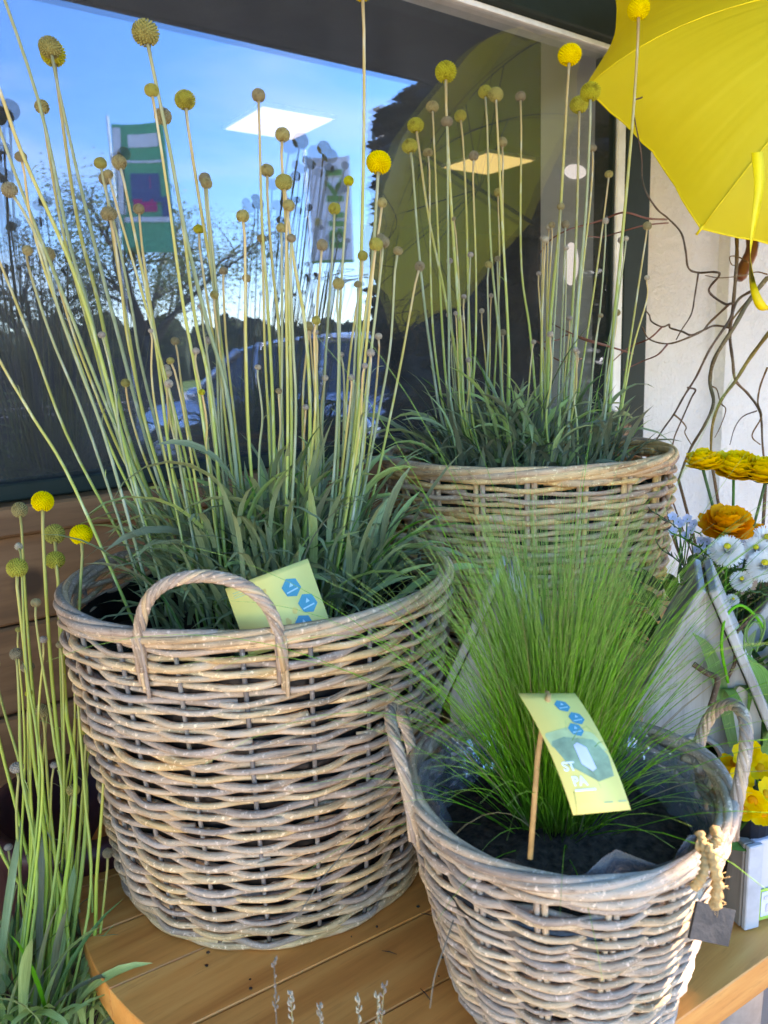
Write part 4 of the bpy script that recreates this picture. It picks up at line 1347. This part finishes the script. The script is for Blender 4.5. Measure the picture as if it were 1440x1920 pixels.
def crate():
    p = atz(1386, 1738, TZ+.002)
    q = p+np.array([CR[0], CR[1], 0])*.15+np.array([FW[0], FW[1], 0])*.02
    x = np.array([.93, -.36, 0]); x /= np.linalg.norm(x); y = np.array([-x[1], x[0], 0])
    t = thing('planter_crate', 'grey wooden crate with a price sticker at the right edge of the table', 'crate', (p[0], p[1], TZ+.002))
    Rm = np.array([x, y, [0, 0, 1]]).T
    W2, D, Hh = .16, .13, .098
    up = np.array([0, 0, 1.])
    b = np.array([p[0], p[1], TZ+.002])
    MB().box(b+x*.006+y*(D/2)+up*Hh/2, (.012, D, Hh), Rm, .001).build('side_board', M['grey_wood_dark'], t, False)
    MB().box(b+x*(W2-.006)+y*(D/2)+up*Hh/2, (.012, D, Hh), Rm, .001).build('side_board', M['grey_wood_dark'], t, False)
    MB().box(b+x*(W2/2)+y*.0045+up*Hh/2, (W2-.026, .009, Hh-.002), Rm, .001).build('front_panel', M['panel_lilac'], t, False)
    MB().box(b+x*.010+y*(-.004)+up*Hh/2, (.018, .006, Hh), Rm, .001).build('corner_strip', M['zinc'], t, False)
    MB().box(b+x*(W2/2)+y*(D-.006)+up*Hh/2, (W2-.026, .009, Hh-.002), Rm, .001).build('back_panel', M['grey_wood_dark'], t, False)
    MB().box(b+x*(W2/2)+y*(D/2)+up*.004, (W2-.026, D-.02, .006), Rm, .0).build('floor_board', M['grey_wood_dark'], t, False)
    f = b-y*.0008
    def st(x0, x1, z0, z1, mat, nm, off):
        MB().box(f+x*(x0+x1)/2-y*off+up*(z0+z1)/2, (x1-x0, .0005, z1-z0), Rm).build(nm, mat, t, False)
    st(.022, .075, .003, .040, M['sticker_green'], 'sticker', .0008)
    st(.024, .056, .008, .037, M['lilac'], 'sticker', .0016)
    st(.027, .048, .028, .032, M['panel_lilac'], 'faded_print', .0024)
    st(.030, .052, .013, .022, M['panel_lilac'], 'faded_print', .0024)
    return b+x*W2/2+y*D/2
CR_C = crate()

# ------------------------------------------------------------------ flowers at the right
def petal(mb, c, A, az, tilt, L, w, cup=.4, rnd=None):
    """a curved petal: c centre, A frame (columns x,y,n), az direction, tilt above the plane"""
    d = math.cos(az)*A[:, 0]+math.sin(az)*A[:, 1]; s = -math.sin(az)*A[:, 0]+math.cos(az)*A[:, 1]; n = A[:, 2]
    V = []; F = []
    for i in range(5):
        f = i/4
        wd = w*math.sin(PI*(.12+.80*f))**.7
        t = tilt+cup*f
        p = c+d*L*f*math.cos(t)+n*L*f*math.sin(t)
        for k in (-1, 0, 1):
            V.append(p+s*wd*k*.5+n*abs(k)*wd*.12)
    for i in range(4):
        for k in range(2):
            a = i*3+k; F.append([a, a+1, a+4, a+3])
    mb.add(V, F)
def ranunculus(c, nrm, R, rg):
    A = frame(nrm); mb = MB()
    for ring, (nn, tl, ln, w, z) in enumerate(((11, -.15, .92, .8, .05), (11, .10, 1.0, .8, .05), (11, .32, .98, .75, .06), (10, .55, .92, .7, .08), (10, .78, .84, .6, .10), (9, 1.0, .74, .5, .12), (8, 1.2, .64, .42, .12), (6, 1.4, .54, .36, .12))):
        for k in range(nn):
            petal(mb, np.asarray(c)+A[:, 2]*R*z, A, 2*PI*(k+rg.uniform(-.2, .2))/nn+ring*.4, tl+rg.uniform(-.1, .1), R*ln*rg.uniform(.92, 1.06), R*w, .35)
    return mb
def daisy(c, nrm, R, rg):
    A = frame(nrm); mb = MB()
    for ring, (nn, tl, ln) in enumerate(((40, -.40, .92), (40, -.18, .97), (40, .05, 1.0), (40, .25, .98), (38, .45, .95), (36, .65, .90), (32, .85, .82), (26, 1.05, .74), (20, 1.25, .66))):
        for k in range(nn):
            petal(mb, np.asarray(c), A, 2*PI*(k+rg.uniform(-.3, .3))/nn+ring*.1, tl+rg.uniform(-.08, .08), R*ln*rg.uniform(.93, 1.05), R*.115, .1)
    eye = MB().sphere(np.asarray(c)+A[:, 2]*R*.60, (R*.20, R*.20, R*.10), 12, 7, A)
    return mb, eye
rgf = np.random.default_rng(77)
def stalk(t, top, bot, r=.0016, mat='leaf_green'):
    m = (np.asarray(top)+np.asarray(bot))/2+rgf.normal(0, .006, 3)
    MB().tube(spline([bot, m, top], 12), r, 6, True, True).build('stalk', M[mat], t)
def feathery(t, root, n, L, seed):
    """finely cut leaves: thin segments off a bending midrib"""
    rg = np.random.default_rng(seed)
    for i in range(n):
        mb = MB()
        a = rg.uniform(0, 2*PI); sp = rg.uniform(.2, 1.1); LL = L*rg.uniform(.6, 1.1)
        p = root+rg.normal(0, .012, 3); P = [p]
        for k in range(9):
            th = sp+.7*(k/8)**1.5
            p = p+np.array([math.sin(th)*math.cos(a), math.sin(th)*math.sin(a), math.cos(th)])*LL/9; P.append(p)
        mb.tube(P, .0009, 4)
        for k in range(3, 10):
            for s in (-1, 1):
                d = np.array([math.cos(a+s*1.1), math.sin(a+s*1.1), rg.uniform(.1, .7)])*rg.uniform(.010, .022)
                mb.tube([P[k], P[k]+d*.6, P[k]+d+[0, 0, .003]], [.0012, .0010, .0004], 4)
        mb.build('leaf', M['leaf_green'], t)
# yellow and orange ranunculus
def ranun(name, label, blooms, mat, root, fl, seed):
    t = thing(name, label, 'flower', root)
    rg = np.random.default_rng(seed)
    for (px, py, wpx, d, tilt) in blooms:
        c = at(px, py+6, d); R = wpx*d/FPX/2
        nrm = np.array([tilt[0], tilt[1], 1.0])
        bl = ranunculus(c-np.array([0, 0, R*.25]), nrm, R, rg).build('bloom', M[mat], t)
        stalk(t, c-np.array([0, 0, R*.25]), root+rg.normal(0, .012, 3)*[1, 1, 0], .0020)
        cal = MB()
        A = frame(nrm)
        for k in range(6): petal(cal, c-np.array([0, 0, R*.28]), A, k*PI/3, -.25, R*.5, R*.25, .4)
        cal.build('calyx', M['leaf_bright'], bl)
    feathery(t, root+np.array([0, 0, .02]), fl, .17, seed+3)
    h = root[2]-TZ-.004
    MB().lathe([(.001, 0), (.026, 0), (.034, h-.01), (.036, h-.01), (.036, h), (.032, h), (.031, h-.015), (.001, h-.015)], (root[0], root[1], TZ+.002), 24).build('pot', M['black_liner'], t)
    return t
r1 = at(1385, 1120, 1.02); r1[2] = 1.00
ranun('ranunculus', 'yellow ranunculus in flower before the white wall', [(1318, 862, 78, 1.0, (-.1, -.1)), (1376, 874, 100, 1.02, (-.15, -.25)), (1436, 884, 104, 1.0, (-.05, -.1))], 'petal_yellow', r1, 16, 41)
r2 = at(1370, 1140, .98); r2[2] = 1.0
ranun('ranunculus', 'orange ranunculus flower just above the white daisies', [(1360, 980, 108, .97, (-.25, -.30)), (1420, 988, 40, 1.03, (.2, .1))], 'petal_orange', r2, 12, 47)
# white daisies
r3 = at(1395, 1200, .95); r3[2] = .98
dz = thing('daisy_plant', 'white pompon daisies with yellow eyes between the bird houses', 'flower', r3)
for (px, py, w, d) in ((1363, 1035, 66, .93), (1418, 1032, 54, .96), (1436, 1014, 60, .97), (1432, 1064, 66, .92), (1390, 1090, 42, .93), (1373, 1126, 26, .93)):
    c = at(px, py, d); R = w*d/FPX/2
    nrm = (CAM-c)/np.linalg.norm(CAM-c)*.9+np.array([rgf.uniform(-.2, .2), rgf.uniform(-.2, .2), .55])
    pm, eye = daisy(c, nrm, R, rgf)
    bl = pm.build('bloom', M['petal_white'], dz)
    eye.build('eye', M['eye_yellow'], bl)
    stalk(dz, c-nrm*R*.05, r3+rgf.normal(0, .01, 3))
LB = leafset('spoon_leaf', M['leaf_green'], 6, (.05, .09), (.018, .026), (.4, 1.2), (.2, 1.2))
for k in range(46):
    a = rgf.uniform(0, 2*PI)
    inst('leaf', LB[k % 6], dz, r3+np.array([.03*math.cos(a), .03*math.sin(a), rgf.uniform(-.02, .07)]), (rgf.normal(0, .3), rgf.normal(0, .2), a), rgf.uniform(.8, 1.3))
# pale blue forget-me-nots
r4 = at(1280, 1100, 1.02); r4[2] = 1.02
fm = thing('forget_me_not', 'small pale blue flowers in dark leaves beside the honey basket', 'flower', r4)
for (px, py) in ((1262, 968), (1275, 985), (1286, 975), (1292, 992), (1280, 1002), (1266, 995), (1298, 982), (1312, 1015), (1322, 1024), (1330, 1018), (1306, 1026), (1268, 978), (1384, 1010)):
    c = at(px+rgf.uniform(-5, 5), py+rgf.uniform(-5, 5), 1.02)
    mb = MB(); A = frame(CAM-c+np.array([0, 0, .3]))
    for k in range(5): petal(mb, c, A, k*2*PI/5+px, .1, .0065, .006, .2)
    mb.build('bloom', M['petal_blue'], fm)
    stalk(fm, c, r4+rgf.normal(0, .01, 3), .0009)
for k in range(60):
    a = rgf.uniform(0, 2*PI)
    inst('leaf', LB[k % 6], fm, r4+np.array([.04*math.cos(a), .04*math.sin(a), rgf.uniform(-.05, .09)]), (rgf.normal(0, .3), rgf.normal(0, .2), a), rgf.uniform(.5, 1.1))
# broad-leaved bulb plant
r5 = at(1395, 1420, .82); r5[2] = .93
bp = thing('bulb_plant', 'young bulb plant with broad smooth green leaves before the bird house', 'plant', r5)
def broad(t, P, w, mat='leaf_bright', n=14, name='leaf'):
    S = spline(P, n); V = []; F = []; UV = []
    for i, p in enumerate(S):
        s = i/(n-1); wd = w*.5*(math.sin(PI*min(1, .18+.82*s))**.75 if s < .98 else .02)
        sd = CR*.9+FW*.35
        V += [p-sd*wd-FW*wd*.25, p, p+sd*wd-FW*wd*.25]; UV += [(s*1.5, 0), (s*1.5, .5), (s*1.5, 1)]
    for i in range(n-1):
        a = 3*i; F += [[a, a+1, a+4, a+3], [a+1, a+2, a+5, a+4]]
    MB().add(V, F, UV).build(name, M[mat], t)
for P, w in (([(1375, 1400, .82), (1350, 1290, .81), (1325, 1215, .80), (1298, 1186, .79)], .020),
             ([(1400, 1400, .83), (1415, 1310, .81), (1410, 1250, .80), (1392, 1222, .80)], .024),
             ([(1440, 1400, .83), (1440, 1320, .81), (1425, 1260, .80), (1396, 1232, .79)], .026),
             ([(1372, 1330, .82), (1385, 1288, .81), (1402, 1290, .80), (1416, 1316, .79)], .014),
             ([(1385, 1380, .83), (1384, 1290, .83), (1402, 1210, .83), (1418, 1180, .83)], .018),
             ([(1360, 1340, .82), (1362, 1290, .81), (1385, 1320, .80), (1395, 1345, .79)], .014),
             ([(1410, 1440, .82), (1450, 1380, .80), (1470, 1300, .79), (1480, 1240, .78)], .026),
             ([(1390, 1420, .84), (1360, 1350, .84), (1345, 1300, .84)], .020)):
    broad(bp, [at(*p) for p in P], w)
def coil(P, r, mat, nm='tendril'):
    MB().tube(spline([at(*p) for p in P], 40), r, 6, True, True).build(nm, M[mat], bp)
coil([(1365, 1280, .80), (1353, 1215, .79), (1360, 1160, .785), (1385, 1135, .785), (1412, 1150, .79), (1434, 1180, .79)], .0016, 'leaf_bright')
coil([(1395, 1225, .79), (1398, 1180, .785), (1420, 1152, .78), (1434, 1170, .78), (1424, 1205, .785), (1406, 1210, .79), (1400, 1185, .79), (1416, 1165, .79), (1428, 1185, .79), (1418, 1222, .79)], .0011, 'leaf_bright')
coil([(1363, 1275, .80), (1378, 1240, .80), (1380, 1190, .80), (1402, 1165, .80), (1412, 1150, .80)], .0018, 'twig', 'twig')
coil([(1300, 1245, .80), (1325, 1262, .795), (1345, 1272, .79), (1340, 1300, .79), (1332, 1325, .79)], .003, 'twig', 'twig')
def pot_for(t, r, rad_=.034, mat='black_liner'):
    h = r[2]-TZ-.004
    MB().lathe([(.001, 0), (rad_*.75, 0), (rad_, h-.01), (rad_*1.08, h-.01), (rad_*1.08, h), (rad_*.95, h), (rad_*.93, h-.015), (.001, h-.015)], (r[0], r[1], TZ+.002), 24).build('pot', M[mat], t)
for t_, r_ in ((dz, r3), (fm, r4), (bp, r5)): pot_for(t_, r_)
# primrose
r6 = np.array([CR_C[0], CR_C[1], TZ+.06])
pr = thing('primrose', 'yellow primroses with orange eyes in the grey crate', 'flower', r6)
LP = leafset('primrose_leaf', M['leaf_green'], 6, (.07, .12), (.034, .05), (.3, 1.2), (.4, 1.6))
for k in range(34):
    a = rgf.uniform(0, 2*PI)
    inst('leaf', LP[k % 6], pr, r6+np.array([.02*math.cos(a), .02*math.sin(a), rgf.uniform(.0, .05)]), (rgf.normal(0, .2), rgf.normal(0, .2), a), rgf.uniform(.7, 1.1))
for (px, py, w, d) in ((1378, 1430, 56, .78), (1402, 1415, 60, .77), (1425, 1440, 58, .78), (1388, 1462, 52, .76), (1412, 1500, 66, .74), (1436, 1490, 60, .75), (1395, 1520, 56, .74), (1432, 1525, 50, .74), (1366, 1452, 44, .78)):
    c = at(px, py, d); R = w*d/FPX/2
    nrm = (CAM-c)/np.linalg.norm(CAM-c)+rgf.normal(0, .35, 3)
    A = frame(nrm); mb = MB()
    for k in range(6): petal(mb, c, A, k*PI/3+rgf.uniform(-.1, .1), .15, R*rgf.uniform(.9, 1.1), R*.95, .25)
    bl = mb.build('bloom', M['petal_yellow'], pr)
    MB().sphere(c+A[:, 2]*R*.10, (R*.30, R*.30, R*.10), 10, 6, A).build('eye', M['petal_orange'], bl)
    stalk(pr, c, r6+rgf.normal(0, .008, 3))

# seed heads in the foreground
sh = thing('seed_grass', 'pale grass seed heads poking up before the table front edge', 'grass plant', np.r_[at(620, 2150, .56)[:2]-[0, .03], 0])
rs = np.random.default_rng(9)
for (x, y, b) in ((514, 1806, 520), (546, 1866, 546), (600, 1892, 598), (672, 1880, 668), (708, 1872, 700), (720, 1850, 694)):
    tp = at(x, y, .56); bt = at(b, 2150, .56)
    S = spline([bt, at((x+b)/2+3, 1980, .56), tp], 18)
    ft = np.array([bt[0]+rs.normal(0, .02), bt[1]-.03+rs.normal(0, .02), 0])
    st = MB().tube(np.r_[spline([ft, (ft+bt)/2+rs.normal(0, .006, 3), bt], 12)[:-1], S], np.linspace(.0011, .0004, 29), 5, True, True).build('stalk', M['leaf_dry'], sh)
    mb = MB()
    for k in range(16):
        f = rs.uniform(0, 1)
        i = 17-int(f*6); p = S[i]+(S[i]-S[i-1])*rs.uniform(0, 1)*(i < 17)
        d = rs.normal(0, 1, 3)*[1, 1, .2]; d /= np.linalg.norm(d)
        ln = rs.uniform(.002, .0045)
        mb.tube([p, p+d*ln*.5+[0, 0, ln*.6], p+d*ln*.6+[0, 0, ln*1.4]], [.0003, .0007, .0002], 5)
    mb.build('seed_head', M['head_pale'], st)
# loose long blade arcs hanging over the big basket
lb = MB()
for P in ([(560, 1715, .60), (610, 1640, .62), (680, 1560, .66), (760, 1470, .70)], [(806, 1890, .55), (815, 1830, .55), (835, 1770, .555), (850, 1725, .57)]):
    lb.tube(spline([at(*p) for p in P], 20), .0006, 4)
tag(lb.build('dry_grass_blades', M['leaf_dry']), 'dry pale grass blades lying across the big basket and table', 'grass', kind='stuff')

# ------------------------------------------------------------------ what the window mirrors
def foliage(mb, pts, size, rg):
    for p in pts:
        d = rg.normal(0, 1, 3); A = frame(d); s = size*rg.uniform(.6, 1.4)
        mb.add([p-A[:, 0]*s, p+A[:, 1]*s*.55, p+A[:, 0]*s, p-A[:, 1]*s*.55], [[0, 1, 2, 3]], [(0, 0), (.5, 1), (1, .5), (.5, 0)])
def limb(mb, p, d, L, r, lev, rg, tips, bend=.25):
    P = [p]; q = p.copy(); d = d/np.linalg.norm(d)
    for k in range(6):
        d = d+rg.normal(0, bend*.35, 3); d /= np.linalg.norm(d)
        q = q+d*L/6; P.append(q.copy())
    mb.tube(P, r*np.linspace(1, .45, 7), 6)
    if lev == 0:
        tips.append(P[-1]); tips.append(P[-3]); return
    for k in range(rg.integers(3, 5)):
        i = rg.integers(2, 7)
        nd = d+rg.normal(0, .75, 3); nd[2] = abs(nd[2])*.6+.1
        limb(mb, P[i], nd, L*rg.uniform(.55, .75), r*.5, lev-1, rg, tips, bend*1.2)
def tree(name, label, base, H, spread, leaves, leafsize, mat, seed, group=None, lev=3, droop=0.):
    rg = np.random.default_rng(seed)
    t = thing(name, label, 'tree', base, group)
    tr = MB(); tips = []
    b = np.asarray(base, float)
    top = b+[rg.normal(0, .1), rg.normal(0, .1), H*.38]
    tr.tube(spline([b, (b+top)/2+rg.normal(0, .08, 3), top], 8), np.linspace(H*.032, H*.02, 8), 9)
    for k in range(6):
        a = k*PI/3+rg.uniform(-.3, .3)
        limb(tr, top-[0, 0, rg.uniform(0, H*.1)], np.array([math.cos(a)*spread, math.sin(a)*spread, rg.uniform(.7, 1.3)]), H*rg.uniform(.28, .40), H*.013, lev-1, rg, tips)
    tr.build('trunk', M['bark'], t)
    T = np.array(tips)
    cr = MB()
    pts = T[rg.integers(len(T), size=leaves)]+rg.normal(0, H*.045, (leaves, 3))
    if droop: pts[:, 2] -= np.abs(rg.normal(0, droop, leaves))
    foliage(cr, pts, leafsize, rg)
    cr.build('crown', mat, t, False)
    return t
def refl(x, y, d): return mir(at(x, y, d))
g = refl(285, 640, 15.0); g[2] = 0
tree('parkland_tree', 'loose spring tree mirrored in the left of the window', g, 5.3, .55, 16000, .028, M['tree_leaf'], 4, 'trees mirrored in the window', 3, .35)
g = refl(60, 640, 19.0); g[2] = 0
tree('parkland_tree', 'smaller dark tree mirrored at the left edge of the window', g, 5.2, .6, 11000, .036, M['tree_leaf'], 14, 'trees mirrored in the window', 3, .3)
# dark evergreen mirrored behind the umbrella
def evergreen():
    b = refl(930, 640, 4.6); b[2] = 0
    t = thing('evergreen_shrub', 'tall dark evergreen mirrored in the window behind the umbrella', 'shrub', b)
    rg = np.random.default_rng(6)
    MB().tube([b, b+[0, 0, 2.2]], [.06, .03], 8).build('trunk', M['bark'], t)
    n = 15000
    z = rg.uniform(.3, 2.78, n)
    a = rg.uniform(0, 2*PI, n)
    R = (.66+.06*np.sin(z*5+a*3)+.05*np.sin(a*5+z*9))*np.clip((3.2-z)/.5, 0, 1)**.5
    r = R*np.sqrt(rg.uniform(.3, 1, n))
    pts = np.c_[b[0]+r*np.cos(a), b[1]+r*np.sin(a), z]
    cr = MB(); foliage(cr, pts, .075, rg)
    cr.build('crown', M['evergreen'], t, False)
evergreen()
# banners on poles
def banner(label, px, d, top, bot, wpx, mat, deco):
    P = refl(px, 560, d)
    a = at(px, top, d)[2]; b = at(px, bot, d)[2]
    w = wpx*d/FPX
    base = np.array([P[0], P[1], 0])
    t = thing('banner', label, 'banner', base, 'banner flags mirrored in the window')
    vr = mir(at(px+100, 560, d))-mir(at(px-100, 560, d)); vr[2] = 0; vr /= np.linalg.norm(vr)      # image right in the mirror
    nn = np.array([-vr[1], vr[0], 0])
    if nn@(np.array([0, 2*W, 1.4])-P) < 0: nn = -nn
    MB().tube([base, base+[0, 0, a+.1]], .014, 8).build('pole', M['white_bead'], t)
    V = []; F = []
    def S(u, v, h=0): return base+vr*(.04+u*w)+np.array([0, 0, b+(a-b)*v])+nn*(h+.05*math.sin(u*4+v*3))
    for i in range(9):
        for j in range(5): V.append(S(j/4, i/8))
    for i in range(8):
        for j in range(4): F.append([i*5+j, i*5+j+1, i*5+6+j, i*5+5+j])
    MB().add(V, F).build('cloth', mat, t)
    def rect(u0, u1, v0, v1, m, nm='print'):
        mb = MB(); V = []; F = []
        for i in range(5):
            for j in range(4): V.append(S(u0+(u1-u0)*j/3, v0+(v1-v0)*i/4, .02))
        for i in range(4):
            for j in range(3): F.append([i*4+j, i*4+j+1, i*4+5+j, i*4+4+j])
        mb.add(V, F).build(nm, m, t)
    deco(t, S, rect, (a-b)/w)
def deco1(t, S, rect, asp):
    # lettering runs upwards, readable in the mirror
    text_obj('BirKl', .47, M['banner_letter'], t, lambda p: S(.80-p[1]*1.15, .12+p[0]*1.95/asp, .03), 'lettering', 0, False, .012)
    rect(.12, .26, .36, .43, M['orange_print'])
    rect(.0, 1, .0, .025, M['banner_letter'])
banner('white banner with green upright lettering mirrored in the window', 586, 10.0, 308, 496, 76, M['banner_white'], deco1)
def deco2(t, S, rect, asp):
    rect(.02, .16, .30, .97, M['banner_white'])
    rect(.28, .86, .82, .92, M['banner_white'])
    rect(.10, .95, .70, .72, M['banner_white'])
    rect(.28, .80, .40, .62, M['banner_blue'])
    rect(.45, .74, .50, .60, M['banner_pink'])
    rect(.30, .72, .32, .42, M['banner_pink'])
    rect(.80, .98, .28, .44, M['banner_blue'])
    rect(.10, .98, .24, .28, M['banner_white'])
banner('green banner with pink and white panels mirrored in the window', 236, 10.0, 250, 478, 96, M['banner_green'], deco2)
# far wood along the horizon
def far_wood():
    rg = np.random.default_rng(8); mb = MB()
    for k in range(420):
        x = rg.uniform(-60, 190); y = -rg.uniform(62, 84)
        h = rg.uniform(3.2, 5.4); r = rg.uniform(1.6, 3.4)
        mb.sphere((x, y, h*.45), (r, r, h*.62), 8, 6)
    V = np.concatenate(mb.v); V += rg.normal(0, .32, V.shape); mb.v = [V]; mb.uv = [V[:, :2]]
    tag(mb.build('woodland', M['wood_far'], None, False), 'dark far wood along the mirrored horizon', 'wood', kind='stuff')
far_wood()
# fence and hedge in the mirrored left
def fence():
    a = refl(-260, 700, 11.5); b = refl(330, 700, 13.5); a[2] = b[2] = 0
    t = thing('dark_fence', 'dark slatted fence mirrored low in the left of the window', 'fence', a)
    d = b-a; L = np.linalg.norm(d); d /= L
    nrm = np.array([-d[1], d[0], 0]); Rm = np.array([d, nrm, [0, 0, 1]]).T
    for k in range(9):
        MB().box(a+d*(k*L/8)+[0, 0, .8], (.09, .09, 1.6), Rm).build('post', M['fence'], t, False)
    for k in range(12):
        MB().box((a+b)/2+nrm*.05+[0, 0, .12+k*.125], (L, .02, .115), Rm).build('slat', M['fence'], t, False)
fence()
# car
def car():
    P = refl(560, 870, 9.6); P[2] = 0
    v0 = mir(at(330, 760, 9.9)); v1 = mir(at(700, 760, 8.6))
    fwd = v0-v1; fwd[2] = 0; fwd /= np.linalg.norm(fwd)
    left = np.array([-fwd[1], fwd[0], 0])
    t = thing('parked_car', 'silver blue parked car mirrored low in the window', 'car', P)
    def w(x, y, z): return P+fwd*x+left*y+np.array([0, 0, z])
    # lofted body: stations along x with (belt half width, sill z, belt z)
    st = [(2.02, .55, .40, .60), (1.95, .74, .30, .74), (1.5, .83, .24, .92), (.9, .86, .22, 1.00), (.2, .87, .22, 1.02), (-.8, .87, .22, 1.04), (-1.6, .85, .24, 1.06), (-1.98, .78, .30, 1.04), (-2.05, .70, .42, .95)]
    V = []; F = []
    for (x, hw, z0, z1) in st:
        V += [w(x, -hw*.92, z0), w(x, -hw, z0+(z1-z0)*.45), w(x, -hw*.93, z1), w(x, 0, z1+.04), w(x, hw*.93, z1), w(x, hw, z0+(z1-z0)*.45), w(x, hw*.92, z0)]
    for i in range(len(st)-1):
        for j in range(6): F.append([i*7+j, i*7+j+1, (i+1)*7+j+1, (i+1)*7+j])
        F.append([i*7+6, i*7, (i+1)*7, (i+1)*7+6])
    F += [[6, 5, 4, 3, 2, 1, 0], [len(st)*7-7+j for j in range(7)]]
    body = MB().add(V, F).build('body', M['car_paint'], t)
    # greenhouse
    gh = [(.98, .80, 1.00), (.25, .66, 1.56), (-.6, .66, 1.64), (-1.5, .64, 1.60), (-1.98, .76, 1.05)]
    roof = MB(); V = []
    top = [(.32, .62, 1.565), (-.2, .64, 1.645), (-.9, .64, 1.675), (-1.6, .60, 1.62)]
    for (x, hw, z) in top: V += [w(x, -hw, z-.04), w(x, -hw*.85, z), w(x, 0, z+.02), w(x, hw*.85, z), w(x, hw, z-.04)]
    F = [[i*5+j, i*5+j+1, i*5+6+j, i*5+5+j] for i in range(3) for j in range(4)]
    roof.add(V, F).build('roof', M['car_paint'], t)
    MB().add([w(.95, -.78, .99), w(.95, .78, .99), w(.33, .61, 1.525), w(.33, -.61, 1.525)], [[0, 1, 2, 3]]).build('windscreen', M['car_glass'], t, False)
    MB().add([w(-1.98, -.74, 1.05), w(-1.98, .74, 1.05), w(-1.62, .58, 1.58), w(-1.62, -.58, 1.58)], [[3, 2, 1, 0]]).build('rear_window', M['car_glass'], t, False)
    for s in (-1, 1):
        for (a, b, ta, tb) in ((.80, .05, .20, .02), (-.02, -.86, -.02, -.84), (-.94, -1.82, -.92, -1.55)):
            MB().add([w(a, s*.80, 1.02), w(b, s*.81, 1.03), w(tb, s*.635, 1.59), w(ta, s*.625, 1.545)], [[0, 1, 2, 3]]).build('side_window', M['car_glass'], t, False)
        for (x, z0, x2, z1) in ((.95, 1.0, .33, 1.54), (.01, 1.02, 0, 1.61), (-.90, 1.03, -.88, 1.63), (-1.92, 1.05, -1.60, 1.60)):
            MB().tube([w(x, s*.80, z0), w(x2, s*.625, z1)], .04, 6).build('pillar', M['car_paint'], t)
        MB().sphere(w(.72, s*.97, 1.06), (.10, .10, .08), 10, 7).build('mirror', M['car_paint'], t)
        MB().sphere(w(1.86, s*.58, .70), (.16, .16, .09), 10, 7).build('headlight', M['lamp_glass'], t)
        for x in (1.32, -1.28):
            prof = [(.001, -.10), (.33, -.10), (.345, -.06), (.345, .06), (.33, .10), (.001, .10)]
            vs = []; n = 24
            for (r, yy) in prof:
                for j in range(n):
                    q = 2*PI*j/n; vs.append(w(x+r*math.cos(q), s*.80+yy, .345+r*math.sin(q)))
            fs = [[i*n+j, i*n+(j+1) % n, (i+1)*n+(j+1) % n, (i+1)*n+j] for i in range(5) for j in range(n)]
            wh = MB().add(vs, fs).build('wheel', M['tyre'], t)
            vs = [w(x, s*.91, .345)]+[w(x+.21*math.cos(2*PI*j/n), s*.905, .345+.21*math.sin(2*PI*j/n)) for j in range(n)]
            MB().add(vs, [[0, 1+j, 1+(j+1) % n] for j in range(n)]).build('rim', M['zinc'], wh)
    MB().box(w(2.0, 0, .48), (.06, 1.1, .16), np.array([fwd, left, [0, 0, 1]]).T, .01).build('grille', M['black_metal'], t, False)
car()
